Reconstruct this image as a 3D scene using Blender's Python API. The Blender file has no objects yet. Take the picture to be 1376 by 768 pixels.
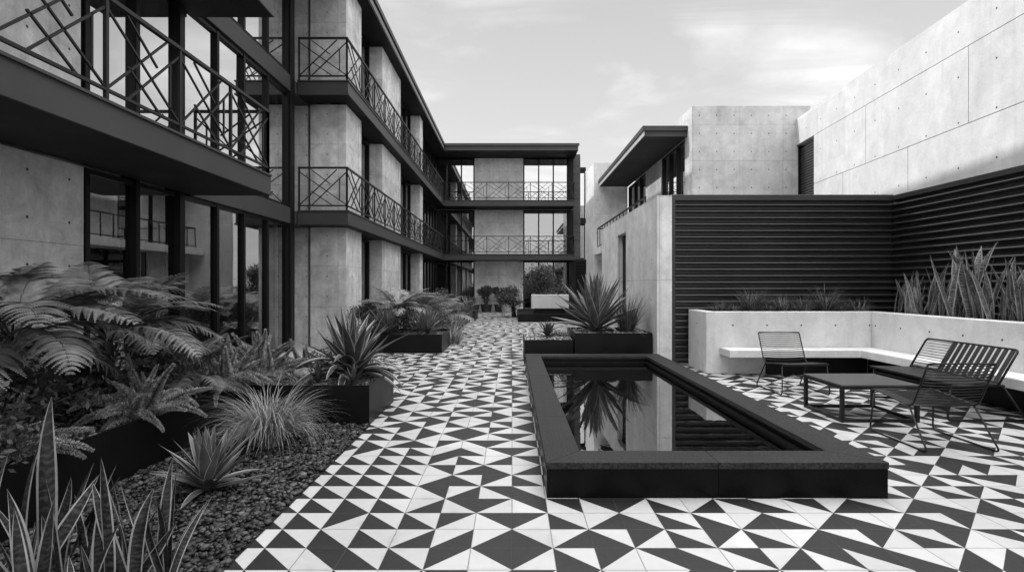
import bpy, math, random
import numpy as np
from mathutils import Vector, Matrix, Euler
R = math.radians
random.seed(7); rng = np.random.default_rng(7)
S = bpy.context.scene
C = S.collection
# ------------------------------------------------------------------ materials
def newmat(name):
    m = bpy.data.materials.new(name); m.use_nodes = True
    nt = m.node_tree; nt.nodes.clear()
    out = nt.nodes.new('ShaderNodeOutputMaterial')
    return m, nt, out
class G:
    """small node helper"""
    def __init__(s, nt): s.nt = nt
    def n(s, t, **kw):
        x = s.nt.nodes.new(t)
        for k, v in kw.items(): setattr(x, k, v)
        return x
    def set(s, sock, v):
        if isinstance(v, bpy.types.NodeSocket): s.nt.links.new(v, sock)
        else: sock.default_value = v
    def m(s, op, a, b=0.0, c=0.0, clamp=False):
        x = s.n('ShaderNodeMath', operation=op); x.use_clamp = clamp
        for i, v in enumerate((a, b, c)): s.set(x.inputs[i], v)
        return x.outputs[0]
    def mix(s, f, a, b):
        x = s.n('ShaderNodeMix', data_type='FLOAT')
        s.set(x.inputs[0], f); s.set(x.inputs[2], a); s.set(x.inputs[3], b)
        return x.outputs[0]
    def ramp(s, v, lo, hi, a=0.0, b=1.0):
        x = s.n('ShaderNodeMapRange'); x.clamp = True
        for i, k in enumerate((v, lo, hi, a, b)): s.set(x.inputs[i], k)
        return x.outputs[0]
    def xyz(s, x, y, z):
        c = s.n('ShaderNodeCombineXYZ')
        for i, v in enumerate((x, y, z)): s.set(c.inputs[i], v)
        return c.outputs[0]
    def noise(s, vec, scale, detail=4, rough=.55, dist=0):
        x = s.n('ShaderNodeTexNoise'); s.set(x.inputs['Vector'], vec)
        x.inputs['Scale'].default_value = scale; x.inputs['Detail'].default_value = detail
        x.inputs['Roughness'].default_value = rough; x.inputs['Distortion'].default_value = dist
        return x.outputs[0]
    def vor(s, vec, scale, out='Distance'):
        x = s.n('ShaderNodeTexVoronoi'); s.set(x.inputs['Vector'], vec); x.inputs['Scale'].default_value = scale
        return x.outputs[out]
    def bsdf(s, col, rough, spec=.5, metal=0.0, normal=None):
        b = s.n('ShaderNodeBsdfPrincipled')
        if isinstance(col, (int, float)): col = (col, col, col, 1)
        s.set(b.inputs['Base Color'], col); s.set(b.inputs['Roughness'], rough)
        s.set(b.inputs['Specular IOR Level'], spec); s.set(b.inputs['Metallic'], metal)
        if normal is not None: s.set(b.inputs['Normal'], normal)
        return b
    def bump(s, h, strength=.3, dist=.01):
        b = s.n('ShaderNodeBump'); b.inputs['Strength'].default_value = strength
        b.inputs['Distance'].default_value = dist; s.set(b.inputs['Height'], h)
        return b.outputs[0]

def paint(name, col, rough, spec=.5, metal=0.0, var=.25, nscale=3.0, bump=.08):
    m, nt, out = newmat(name); g = G(nt)
    p = g.n('ShaderNodeNewGeometry').outputs['Position']
    a = g.noise(p, nscale, 5, .6); b = g.noise(p, nscale*22, 3, .6)
    c = g.m('MULTIPLY', col, g.ramp(a, .3, .7, 1-var, 1+var))
    r = g.m('ADD', rough, g.m('MULTIPLY', g.m('SUBTRACT', a, .5), .35))
    bs = g.bsdf(g.xyz(c, c, c), r, spec, metal, g.bump(b, bump, .004))
    nt.links.new(bs.outputs[0], out.inputs[0]); return m

def concrete(name, base=.36, pw=2.1, ph=.98, pu=0, pv=0, du=.525, dv=.49, hu=.26, hv=.245, hr=.016, joints=1.0, hole=1.0, con=1.0):
    m, nt, out = newmat(name); g = G(nt)
    geo = g.n('ShaderNodeNewGeometry')
    sp = g.n('ShaderNodeSeparateXYZ'); g.set(sp.inputs[0], geo.outputs['Position'])
    sn = g.n('ShaderNodeSeparateXYZ'); g.set(sn.inputs[0], geo.outputs['True Normal'])
    ax = g.m('GREATER_THAN', g.m('ABSOLUTE', sn.outputs[0]), .6)
    az = g.m('GREATER_THAN', g.m('ABSOLUTE', sn.outputs[2]), .6)
    u = g.mix(ax, sp.outputs[0], sp.outputs[1]); v = g.mix(az, sp.outputs[2], sp.outputs[1])
    P = geo.outputs['Position']
    big = g.noise(P, .9, 6, .62, .4)
    streak = g.noise(g.xyz(g.m('MULTIPLY', u, 3.2), g.m('MULTIPLY', v, .5), g.m('MULTIPLY', ax, 7.3)), 1.6, 6, .65)
    blot = g.noise(P, 3.7, 8, .72, .6)
    fine = g.noise(P, 60, 4, .7)
    # panels of the shuttering
    uu = g.m('DIVIDE', g.m('SUBTRACT', u, pu), pw); vv = g.m('DIVIDE', g.m('SUBTRACT', v, pv), ph)
    wn = g.n('ShaderNodeTexWhiteNoise'); wn.noise_dimensions = '3D'
    g.set(wn.inputs['Vector'], g.xyz(g.m('FLOOR', uu), g.m('FLOOR', vv), ax))
    tone = g.ramp(wn.outputs['Value'], 0, 1, .93, 1.06)
    def edge(q, w):
        f = g.m('FRACT', q); return g.m('LESS_THAN', g.m('MINIMUM', f, g.m('SUBTRACT', 1.0, f)), w)
    jt = g.m('MAXIMUM', edge(uu, .0045/pw), edge(vv, .0045/ph))
    jt = g.m('MULTIPLY', jt, g.m('MULTIPLY', joints, g.m('SUBTRACT', 1.0, az)))
    # tie holes
    a = g.m('MULTIPLY', g.m('SUBTRACT', g.m('FRACT', g.m('DIVIDE', g.m('SUBTRACT', u, hu-du/2), du)), .5), du)
    b = g.m('MULTIPLY', g.m('SUBTRACT', g.m('FRACT', g.m('DIVIDE', g.m('SUBTRACT', v, hv-dv/2), dv)), .5), dv)
    d = g.m('SQRT', g.m('ADD', g.m('MULTIPLY', a, a), g.m('MULTIPLY', b, b)))
    ho = g.m('MULTIPLY', g.ramp(d, hr*.75, hr*1.15, 1, 0), g.m('MULTIPLY', hole, g.m('SUBTRACT', 1.0, az)))
    # pin holes
    pit = g.m('MULTIPLY', g.m('LESS_THAN', g.vor(P, 21), .085), g.m('GREATER_THAN', g.noise(P, 4.1, 2), .5))
    c = g.m('MULTIPLY', base, tone)
    c = g.m('MULTIPLY', c, g.ramp(big, .3, .72, 1-.22*con, 1+.14*con))
    c = g.m('MULTIPLY', c, g.ramp(streak, .25, .72, 1-.1*con, 1+.05*con))
    c = g.m('MULTIPLY', c, g.ramp(blot, .36, .7, 1+.08*con, 1-.22*con))
    rain = g.noise(g.xyz(g.m('MULTIPLY', u, 7.0), g.m('MULTIPLY', v, .22), 1.7), 1.0, 5, .6)
    c = g.m('MULTIPLY', c, g.ramp(rain, .54, .74, 1, 1-.15*con))
    c = g.m('MULTIPLY', c, g.ramp(fine, .3, .7, .88, 1.1))
    c = g.m('MULTIPLY', c, g.mix(jt, 1.0, .55)); c = g.m('MULTIPLY', c, g.mix(ho, 1.0, .1)); c = g.m('MULTIPLY', c, g.mix(pit, 1.0, .5))
    h = g.m('SUBTRACT', g.m('ADD', g.m('MULTIPLY', fine, .12), g.m('MULTIPLY', blot, .25)), g.m('ADD', ho, g.m('ADD', jt, g.m('MULTIPLY', pit, .5))))
    bs = g.bsdf(g.xyz(c, c, c), .78, .3, 0, g.bump(h, .35, .008))
    nt.links.new(bs.outputs[0], out.inputs[0]); return m

def glass(name, tint=.55, refl=.3, gcol=.95):
    m, nt, out = newmat(name); g = G(nt)
    P = g.n('ShaderNodeNewGeometry').outputs['Position']
    lw = g.n('ShaderNodeFresnel'); lw.inputs['IOR'].default_value = 1.5
    f = g.m('ADD', refl, g.m('MULTIPLY', lw.outputs[0], .8), clamp=True)
    t = g.n('ShaderNodeBsdfTransparent'); t.inputs[0].default_value = (tint, tint, tint, 1)
    gl = g.n('ShaderNodeBsdfGlossy'); gl.inputs['Color'].default_value = (gcol, gcol, gcol, 1); gl.inputs['Roughness'].default_value = 0.0
    g.set(gl.inputs['Normal'], g.bump(g.noise(P, .8, 1), .05, .02))
    mx = g.n('ShaderNodeMixShader'); g.set(mx.inputs[0], f)
    nt.links.new(t.outputs[0], mx.inputs[1]); nt.links.new(gl.outputs[0], mx.inputs[2])
    nt.links.new(mx.outputs[0], out.inputs[0]); return m

def tiles():
    m, nt, out = newmat('triangle_tiles'); g = G(nt)
    P = g.n('ShaderNodeNewGeometry').outputs['Position']
    sp = g.n('ShaderNodeSeparateXYZ'); g.set(sp.inputs[0], P)
    T = .2355
    u = g.m('DIVIDE', sp.outputs[0], T); v = g.m('ADD', g.m('DIVIDE', sp.outputs[1], T), .03)
    cu, cv = g.m('FLOOR', u), g.m('FLOOR', v); fu, fv = g.m('FRACT', u), g.m('FRACT', v)
    wn = g.n('ShaderNodeTexWhiteNoise'); wn.noise_dimensions = '3D'; g.set(wn.inputs['Vector'], g.xyz(cu, cv, 3.7))
    sc = g.n('ShaderNodeSeparateColor'); g.set(sc.inputs[0], wn.outputs['Color'])
    left = g.m('MULTIPLY', g.m('LESS_THAN', cu, -3.5), g.m('LESS_THAN', g.m('ADD', cv, g.m('MULTIPLY', sc.outputs[0], 9.0)), 27.0))
    d1 = g.m('LESS_THAN', g.m('ADD', fu, fv), 1.0); d2 = g.m('LESS_THAN', fv, fu)
    cp, rp = g.m('FLOORED_MODULO', cu, 2.0), g.m('FLOORED_MODULO', cv, 2.0)
    ov = g.m('LESS_THAN', sc.outputs[2], .17)
    w2 = g.n('ShaderNodeTexWhiteNoise'); w2.noise_dimensions = '3D'; g.set(w2.inputs['Vector'], g.xyz(cu, cv, 9.1))
    s2 = g.n('ShaderNodeSeparateColor'); g.set(s2.inputs[0], w2.outputs['Color'])
    sel = g.mix(ov, g.mix(left, g.m('ABSOLUTE', g.m('SUBTRACT', cp, rp)), 1.0), g.m('GREATER_THAN', sc.outputs[0], .5))
    flip = g.mix(ov, g.mix(left, g.m('GREATER_THAN', s2.outputs[0], .52), 0.0), g.m('GREATER_THAN', sc.outputs[1], .5))
    dk = g.mix(sel, d2, d1)
    dk = g.m('ABSOLUTE', g.m('SUBTRACT', dk, flip))
    e = g.m('MINIMUM', g.m('MINIMUM', fu, g.m('SUBTRACT', 1.0, fu)), g.m('MINIMUM', fv, g.m('SUBTRACT', 1.0, fv)))
    gr = g.ramp(e, .009, .017, 1, 0)
    big = g.noise(P, 1.3, 5, .6); fi = g.noise(P, 18, 5, .65); st = g.noise(P, .35, 3, .5)
    tone = g.ramp(s2.outputs[2], 0, 1, .90, 1.05)
    wh = g.m('MULTIPLY', .47, g.m('MULTIPLY', g.ramp(big, .3, .7, .92, 1.05), g.ramp(fi, .3, .7, .96, 1.03)))
    bl = g.m('MULTIPLY', .015, g.m('MULTIPLY', g.ramp(big, .3, .7, .85, 1.2), g.ramp(fi, .3, .7, .85, 1.2)))
    c = g.m('MULTIPLY', g.mix(dk, wh, bl), tone)
    c = g.m('MULTIPLY', c, g.ramp(st, .32, .68, .82, 1.06))
    grime = g.m('MULTIPLY', g.ramp(g.noise(P, 2.6, 8, .7, .5), .5, .75), g.ramp(e, .0, .16, 1, .35))
    c = g.m('MULTIPLY', c, g.m('SUBTRACT', 1.0, g.m('MULTIPLY', grime, .34)))
    spk = g.m('MULTIPLY', g.m('LESS_THAN', g.vor(P, 30), .07), g.m('GREATER_THAN', g.noise(P, 3.3, 2), .56)); c = g.m('MULTIPLY', c, g.mix(spk, 1.0, .75))
    c = g.mix(gr, c, g.mix(dk, .2, .03))
    r = g.ramp(fi, .3, .7, .42, .58)
    bs = g.bsdf(g.xyz(c, c, c), r, .28, 0, g.bump(g.m('ADD', g.m('ADD', g.m('MULTIPLY', gr, -1.0), g.m('MULTIPLY', fi, .06)), g.m('ADD', g.m('MULTIPLY', fu, g.m('MULTIPLY', g.m('SUBTRACT', s2.outputs[0], .5), .8)), g.m('MULTIPLY', fv, g.m('MULTIPLY', g.m('SUBTRACT', s2.outputs[1], .5), .8)))), .4, .006))
    nt.links.new(bs.outputs[0], out.inputs[0]); return m

def leafmat(name, lo, hi, rough=.45, scale=9.0, band=0.0, spec=.4, trans=.0):
    m, nt, out = newmat(name); g = G(nt)
    geo = g.n('ShaderNodeNewGeometry'); P = geo.outputs['Position']
    tc = g.n('ShaderNodeTexCoord').outputs['Object']
    oi = g.n('ShaderNodeObjectInfo').outputs['Random']
    a = g.noise(P, scale, 5, .65)
    c = g.ramp(a, .32, .68, lo, hi)
    c = g.m('MULTIPLY', c, g.ramp(oi, 0, 1, .75, 1.25))
    if band:
        sp = g.n('ShaderNodeSeparateXYZ'); g.set(sp.inputs[0], tc)
        nz = g.noise(tc, 14, 4, .6)
        w = g.m('SINE', g.m('ADD', g.m('MULTIPLY', sp.outputs[2], 190.0), g.m('MULTIPLY', nz, 22.0)))
        c = g.m('MULTIPLY', c, g.ramp(w, -.4, .8, 1-band, 1+band))
    bs = g.bsdf(g.xyz(c, c, c), rough, spec, 0, g.bump(g.noise(P, 80, 3), .15, .003))
    last = bs.outputs[0]
    if trans:
        tr = g.n('ShaderNodeBsdfTranslucent'); g.set(tr.inputs[0], g.xyz(c, c, c))
        mx = g.n('ShaderNodeMixShader'); mx.inputs[0].default_value = trans
        nt.links.new(last, mx.inputs[1]); nt.links.new(tr.outputs[0], mx.inputs[2]); last = mx.outputs[0]
    nt.links.new(last, out.inputs[0]); return m

def stonemat(name, lo, hi, rough=.55):
    m, nt, out = newmat(name); g = G(nt)
    at = g.n('ShaderNodeAttribute'); at.attribute_name = 'tone'
    P = g.n('ShaderNodeNewGeometry').outputs['Position']
    c = g.m('MULTIPLY', g.ramp(at.outputs['Fac'], 0, 1, lo, hi), g.ramp(g.noise(P, 70, 4, .7), .3, .7, .7, 1.3))
    bs = g.bsdf(g.xyz(c, c, c), rough, .35, 0, g.bump(g.noise(P, 120, 3), .3, .003))
    nt.links.new(bs.outputs[0], out.inputs[0]); return m

def stone_slab(name, base, rough, tile=0.0):
    m, nt, out = newmat(name); g = G(nt)
    P = g.n('ShaderNodeNewGeometry').outputs['Position']
    a = g.noise(P, 2.2, 6, .65); f = g.noise(P, 75, 4, .8)
    c = g.m('MULTIPLY', base, g.m('MULTIPLY', g.ramp(a, .3, .7, .75, 1.3), g.ramp(f, .38, .64, .35, 2.2)))
    if tile:
        sp = g.n('ShaderNodeSeparateXYZ'); g.set(sp.inputs[0], P)
        def ed(v):
            q = g.m('FRACT', g.m('DIVIDE', v, tile)); return g.m('LESS_THAN', q, .012)
        c = g.mix(g.m('MAXIMUM', ed(sp.outputs[0]), ed(sp.outputs[1])), c, base*8)
    bs = g.bsdf(g.xyz(c, c, c), g.ramp(a, .3, .7, rough-.08, rough+.1), .12, 0, g.bump(f, .12, .002))
    nt.links.new(bs.outputs[0], out.inputs[0]); return m

def watermat():
    m, nt, out = newmat('pool_water'); g = G(nt)
    P = g.n('ShaderNodeNewGeometry').outputs['Position']
    f = g.n('ShaderNodeFresnel'); f.inputs['IOR'].default_value = 1.33
    fac = g.m('ADD', .33, g.m('MULTIPLY', f.outputs[0], .75), clamp=True)
    gl = g.n('ShaderNodeBsdfGlossy'); gl.inputs['Roughness'].default_value = 0.0; gl.inputs['Color'].default_value = (.9, .9, .9, 1)
    g.set(gl.inputs['Normal'], g.bump(g.noise(P, 7, 3, .5), .014, .02))
    t = g.n('ShaderNodeBsdfTransparent'); t.inputs[0].default_value = (.55, .55, .55, 1)
    mx = g.n('ShaderNodeMixShader'); g.set(mx.inputs[0], fac)
    nt.links.new(t.outputs[0], mx.inputs[1]); nt.links.new(gl.outputs[0], mx.inputs[2]); nt.links.new(mx.outputs[0], out.inputs[0])
    return m

M = dict(
    conc=concrete('cast_concrete', .62, con=1.5), conc_l=concrete('pale_concrete', .52, pw=3.2, ph=1.55, du=.8, dv=.78, hu=.4, hv=.39, hr=.018, joints=.0, con=.6),
    conc_cube=concrete('formwork_concrete', .5, pw=2.6, ph=1.04, pu=5.19+2.62, pv=4.05, du=.5, dv=.52, hu=5.4, hv=4.31, hr=.018),
    conc_bench=concrete('planter_concrete', .6, pw=5, ph=5, pu=.4, pv=-2, du=.58, dv=3, hu=3.75, hv=.82, hr=.016, joints=.0, con=.7),
    conc_seat=concrete('seat_concrete', .6, joints=0, hole=0, con=.5),
    conc_ter=concrete('terrace_concrete', .67, pw=2.4, ph=1.55, pu=.35, pv=.05, du=.8, dv=.775, hu=.75, hv=.44, hr=.014, con=1.0),
    conc_end=concrete('end_wing_concrete', .74, pw=1.41, ph=1.5, pu=-2.17, pv=.6, con=1.0),
    plaster=paint('interior_plaster', .34, .8, .2, var=.12, nscale=1.0),
    steel=paint('black_steel', .010, .42, .15, 0.0, .3, 1.4),
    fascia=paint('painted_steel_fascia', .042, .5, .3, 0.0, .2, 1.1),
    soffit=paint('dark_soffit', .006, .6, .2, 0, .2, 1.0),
    frame=paint('window_frame', .009, .4, .12, 0, .2, 2.0),
    rail=paint('railing_paint', .012, .45, .25, 0, .2, 5.0),
    corr=paint('corrugated_metal', .024, .38, .5, 0.0, .25, .9),
    planter=paint('planter_steel', .004, .42, .2, 0.0, .5, 1.6, .15),
    rod=paint('powder_coated_rod', .007, .4, .35, 0, .2, 8),
    table=paint('table_top', .05, .5, .4, 0, .25, 4),
    siding=paint('dark_siding', .06, .6, .3, 0, .3, 1.5),
    trim=paint('grey_edge_metal', .16, .5, .4, 0, .15, 2), trim2=paint('pale_edge_metal', .4, .5, .4, 0, .1, 2),
    curtain=paint('curtain_cloth', .3, .9, .1, 0, .2, 2),
    glass=glass('window_glass', .5, .32), glass_up=glass('reflective_glass', .4, .62), glass_low=glass('dim_glass', .5, .26),
    tiles=tiles(), water=watermat(),
    cop=stone_slab('granite_coping', .019, .65), copd=stone_slab('polished_granite', .002, .35), basin=stone_slab('pool_tile', .003, .4, .9),
    soil=paint('dark_soil', .02, .9, .1, 0, .5, 20),
    ground=paint('ground_earth', .12, .9, .1, 0, .3, .5),
    pebble=stonemat('dark_pebbles', .004, .12), grit=stonemat('planter_grit', .03, .24), palegrit=stonemat('pale_grit', .1, .42),
    fern=leafmat('fern_leaf', .028, .22, .5, 6, trans=.2), ferndark=leafmat('dark_fern_leaf', .03, .10, .5, 6, trans=.15),
    stem=leafmat('stem_bark', .02, .05, .7), fox=leafmat('foxtail_needles', .3, .6, .55, 14, trans=.15),
    fernb=leafmat('bright_fern_leaf', .09, .38, .5, 6, trans=.2),
    foxd=leafmat('foxtail_needles_dark', .05, .14, .55, 14, trans=.15),
    agave=leafmat('agave_leaf', .035, .09, .42, 7), agedge=leafmat('agave_margin', .3, .45, .5, 9),
    agmid=leafmat('agave_grey_leaf', .05, .13, .45, 7), agmide=leafmat('agave_grey_margin', .28, .42, .5, 7),
    sans=leafmat('snake_plant_leaf', .010, .042, .42, 26, .5), sansedge=leafmat('snake_plant_margin', .2, .36, .5, 9),
    sansb=leafmat('pale_snake_leaf', .03, .14, .45, 20, .45), sansbedge=leafmat('pale_snake_margin', .2, .34, .5, 9),
    grass=leafmat('grass_blade', .10, .22, .5, 9, trans=.2), grassp=leafmat('pale_grass_blade', .3, .5, .55, 9, trans=.2), grassd=leafmat('dark_grass_blade', .03, .09, .5, 9),
    shrub=leafmat('shrub_leaf', .035, .11, .45, 5, trans=.2), bark=leafmat('bark', .03, .07, .8, 12),
    pot=paint('dark_pot', .03, .6, .3, 0, .3, 5), potl=paint('pale_pot', .34, .7, .3, 0, .2, 5),
    boulder=paint('lichen_rock', .22, .85, .2, 0, .6, 14, .6),
)
# ------------------------------------------------------------------ mesh builder
class MB:
    def __init__(s): s.v = []; s.f = []; s.mi = []; s.sm = False
    def face(s, pts, mi=0):
        n = len(s.v); s.v += [tuple(p) for p in pts]; s.f.append(tuple(range(n, n+len(pts)))); s.mi.append(mi)
    def box(s, x0, x1, y0, y1, z0, z1, mi=0, under=None):
        if x0 > x1: x0, x1 = x1, x0
        if y0 > y1: y0, y1 = y1, y0
        n = len(s.v)
        s.v += [(x0,y0,z0),(x1,y0,z0),(x1,y1,z0),(x0,y1,z0),(x0,y0,z1),(x1,y0,z1),(x1,y1,z1),(x0,y1,z1)]
        for q in ((0,3,2,1),(4,5,6,7),(0,1,5,4),(1,2,6,5),(2,3,7,6),(3,0,4,7)):
            s.f.append(tuple(n+i for i in q)); s.mi.append(mi if under is None or q != (0,3,2,1) else under)
        return s
    def prism(s, poly, z0, z1, mi=0):
        n = len(s.v); k = len(poly)
        s.v += [(x,y,z0) for x,y in poly] + [(x,y,z1) for x,y in poly]
        s.f.append(tuple(n+i for i in reversed(range(k)))); s.f.append(tuple(n+k+i for i in range(k))); s.mi += [mi, mi]
        for i in range(k):
            j = (i+1) % k; s.f.append((n+i, n+j, n+k+j, n+k+i)); s.mi.append(mi)
        return s
    def bar(s, p, q, w, h, up=(0,0,1), mi=0):
        p, q = Vector(p), Vector(q); d = (q-p).normalized(); up = Vector(up)
        if abs(d.dot(up)) > .98: up = Vector((1,0,0)) if abs(d.x) < .9 else Vector((0,1,0))
        a = d.cross(up).normalized(); b = a.cross(d).normalized(); a *= w/2; b *= h/2
        n = len(s.v)
        for c in (p, q):
            s.v += [tuple(c-a-b), tuple(c+a-b), tuple(c+a+b), tuple(c-a+b)]
        for f in ((0,1,2,3),(7,6,5,4),(0,4,5,1),(1,5,6,2),(2,6,7,3),(3,7,4,0)):
            s.f.append(tuple(n+i for i in f)); s.mi.append(mi)
        return s
    def tube(s, pts, r, k=8, mi=0, closed=False):
        pts = [Vector(p) for p in pts]; n0 = len(s.v); m = len(pts)
        rr = r if isinstance(r, (list, tuple)) else [r]*m
        prev = None
        for i, p in enumerate(pts):
            d = (pts[min(i+1, m-1)] - pts[max(i-1, 0)]).normalized()
            if prev is None:
                a = d.cross(Vector((0,0,1))) if abs(d.z) < .95 else d.cross(Vector((1,0,0)))
            else: a = prev - d*prev.dot(d)
            a.normalize(); prev = a; b = d.cross(a)
            for j in range(k):
                t = 2*math.pi*j/k; s.v.append(tuple(p + (a*math.cos(t)+b*math.sin(t))*rr[i]))
        for i in range(m-1):
            for j in range(k):
                j2 = (j+1) % k
                s.f.append((n0+i*k+j, n0+i*k+j2, n0+(i+1)*k+j2, n0+(i+1)*k+j)); s.mi.append(mi)
        s.f.append(tuple(n0+j for j in reversed(range(k)))); s.f.append(tuple(n0+(m-1)*k+j for j in range(k))); s.mi += [mi, mi]
        return s
    def mesh(s, name, mats, smooth=False):
        me = bpy.data.meshes.new(name); me.from_pydata(s.v, [], s.f)
        for m in mats: me.materials.append(m)
        me.polygons.foreach_set('material_index', s.mi)
        if smooth: me.polygons.foreach_set('use_smooth', [True]*len(s.f))
        me.update(); return me
    def build(s, name, mats, parent=None, smooth=False, bevel=0, recalc=False):
        if not isinstance(mats, (list, tuple)): mats = [mats]
        o = bpy.data.objects.new(name, s.mesh(name, mats, smooth)); C.objects.link(o)
        if parent is not None:
            o.parent = parent; o.matrix_parent_inverse = wm(parent).inverted()
        if bevel:
            b = o.modifiers.new('bevel', 'BEVEL'); b.width = bevel; b.segments = 2; b.limit_method = 'ANGLE'
        return o
def wm(o):
    m = Matrix.LocRotScale(o.location, o.rotation_euler, o.scale)
    if o.parent: m = wm(o.parent) @ o.matrix_parent_inverse @ m
    return m
def tag(o, label, cat, group=None):
    o['label'] = label; o['category'] = cat
    if group: o['group'] = group
    return o
def thing(name, label, cat, loc=(0,0,0), rz=0, group=None):
    o = bpy.data.objects.new(name, None); C.objects.link(o); o.location = loc; o.rotation_euler = (0,0,rz)
    o.empty_display_size = .1
    return tag(o, label, cat, group)
def struct(o): o['kind'] = 'structure'; return o
def inst(name, me, parent, loc=(0,0,0), rot=(0,0,0), sc=1.0):
    o = bpy.data.objects.new(name, me); C.objects.link(o); o.parent = parent
    o.location = loc; o.rotation_euler = rot
    o.scale = (sc, sc, sc) if isinstance(sc, (int, float)) else sc
    return o
# ------------------------------------------------------------------ camera, sky, sun
cam = bpy.data.cameras.new('camera'); co = bpy.data.objects.new('camera', cam); C.objects.link(co)
co.location = (0, 0, 1.5); co.rotation_euler = (R(90), 0, 0)
cam.sensor_width = 36; cam.lens = 36*718/1376; cam.clip_end = 3000; cam.clip_start = .05
cam.shift_y = -.0007
S.camera = co
S.render.engine = 'CYCLES'
S.view_settings.view_transform = 'Standard'; S.view_settings.look = 'None'; S.view_settings.exposure = 0
S.cycles.max_bounces = 10; S.cycles.transparent_max_bounces = 16; S.cycles.glossy_bounces = 5; S.cycles.diffuse_bounces = 5
tosun = Vector((-1.0, .10, .505)).normalized()
EL = math.asin(tosun.z); AZ = math.atan2(tosun.x, tosun.y)
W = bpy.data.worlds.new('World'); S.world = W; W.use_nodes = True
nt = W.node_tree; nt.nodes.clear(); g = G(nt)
sky = g.n('ShaderNodeTexSky', sky_type='NISHITA'); sky.sun_disc = False; sky.sun_elevation = EL; sky.sun_rotation = AZ % (2*math.pi)
sky.air_density = 1.0; sky.dust_density = 2.0
bw = g.n('ShaderNodeRGBToBW'); g.set(bw.inputs[0], sky.outputs[0])
tc = g.n('ShaderNodeTexCoord').outputs['Generated']
sp = g.n('ShaderNodeSeparateXYZ'); g.set(sp.inputs[0], tc)
zz = g.m('ADD', g.m('MAXIMUM', sp.outputs[2], 0.0), .12)
pv = g.xyz(g.m('DIVIDE', sp.outputs[0], zz), g.m('DIVIDE', sp.outputs[1], zz), 0.4)
n1 = g.noise(pv, 1.3, 7, .52, .5)
n2 = g.noise(g.xyz(g.m('MULTIPLY', g.m('DIVIDE', sp.outputs[0], zz), .7), g.m('MULTIPLY', g.m('DIVIDE', sp.outputs[1], zz), 2.2), 2.0), 1.1, 9, .6, .6)
cl = g.m('MULTIPLY', g.ramp(n1, .46, .64), g.ramp(n2, .42, .62, .0, 1))
cloud = g.m('MULTIPLY', cl, g.ramp(sp.outputs[2], .02, .3, .3, 1))
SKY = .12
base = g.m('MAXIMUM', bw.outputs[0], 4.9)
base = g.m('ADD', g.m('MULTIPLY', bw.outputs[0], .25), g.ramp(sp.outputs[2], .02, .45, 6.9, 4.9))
sky_fill = g.m('ADD', g.ramp(sp.outputs[2], .5, .8, 0, 27.0), g.m('MULTIPLY', g.ramp(g.m('MULTIPLY', sp.outputs[1], -1.0), .05, .7, 0, 5.0), g.ramp(sp.outputs[2], -.02, .1)))           # added out-of-view sky brightness, overhead and behind camera, to lift the shade
val = g.m('ADD', g.m('ADD', base, sky_fill), g.m('MULTIPLY', cloud, 3.0))
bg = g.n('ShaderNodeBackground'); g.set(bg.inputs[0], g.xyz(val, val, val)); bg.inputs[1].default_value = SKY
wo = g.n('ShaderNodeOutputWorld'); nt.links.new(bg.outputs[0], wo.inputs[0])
sl = bpy.data.lights.new('sun', 'SUN'); sl.energy = 3.0; sl.angle = R(.9); sl.color = (1, 1, 1)
so = bpy.data.objects.new('sun', sl); C.objects.link(so); so.location = (-30, 5, 30)
so.rotation_euler = tosun.to_track_quat('Z', 'Y').to_euler()
# ------------------------------------------------------------------ ground
def sheet(name, x0, x1, y0, y1, z, mat):
    b = MB(); b.face([(x0,y0,z),(x1,y0,z),(x1,y1,z),(x0,y1,z)]); return struct(b.build(name, mat))
sheet('ground', -400, 400, -200, 900, -.02, M['ground'])
sheet('paving', -4.86, 7.1, -4, 30.96, 0, M['tiles'])
sheet('gravel_bed_soil', -2.97, -1.512, -2, 5.72, .004, M['soil'])
sheet('back_bed_soil', -3.9, -1.75, 13.36, 22.69, .004, M['soil'])
# ------------------------------------------------------------------ apartment building (left wing + end wing)
A = thing('apartment_building', 'three storey concrete and dark steel apartment building with patterned balcony railings, left of courtyard', 'building', (-5, 12, 0))
def wall(parent, mat, *boxes, name='wall', bevel=.006):
    b = MB()
    for q in boxes: b.box(*q)
    return b.build(name, mat, parent, bevel=bevel)
F = [0.0, 3.22, 6.2]; Ctop = [2.9, 5.86, 8.85]     # floor and ceiling of the three storeys
def window(parent, axis, pos, cuts, z0, z1, out, gl, fw=.07, dp=.13, tr=None, name='window'):
    """glazing in plane axis=pos, mullions at cuts; out = outward sign"""
    b = MB()
    def bx(a0, a1, zz0, zz1, d0=0.0, d1=dp):
        p0, p1 = pos-out*d0, pos-out*d1
        if axis == 'x': b.box(p0, p1, a0, a1, zz0, zz1)
        else: b.box(a0, a1, p0, p1, zz0, zz1)
    for c in cuts: bx(c-fw/2, c+fw/2, z0, z1)
    for a0, a1 in zip(cuts[:-1], cuts[1:]):
        bx(a0+fw/2, a1-fw/2, z0, z0+.06, .01); bx(a0+fw/2, a1-fw/2, z1-.06, z1, .01)
        if tr: bx(a0+fw/2, a1-fw/2, tr-.025, tr+.025, .012)
    o = b.build(name, M['frame'], parent)
    for a0, a1 in zip(cuts[:-1], cuts[1:]):
        pb = MB(); p = pos-out*dp*.55; e = fw/2-.005
        if axis == 'x': q = [(p,a0+e,z0+.05),(p,a1-e,z0+.05),(p,a1-e,z1-.05),(p,a0+e,z1-.05)]
        else: q = [(a0+e,p,z0+.05),(a1-e,p,z0+.05),(a1-e,p,z1-.05),(a0+e,p,z1-.05)]
        pb.face(q); pb.build('pane', gl, o)
    return o
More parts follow.
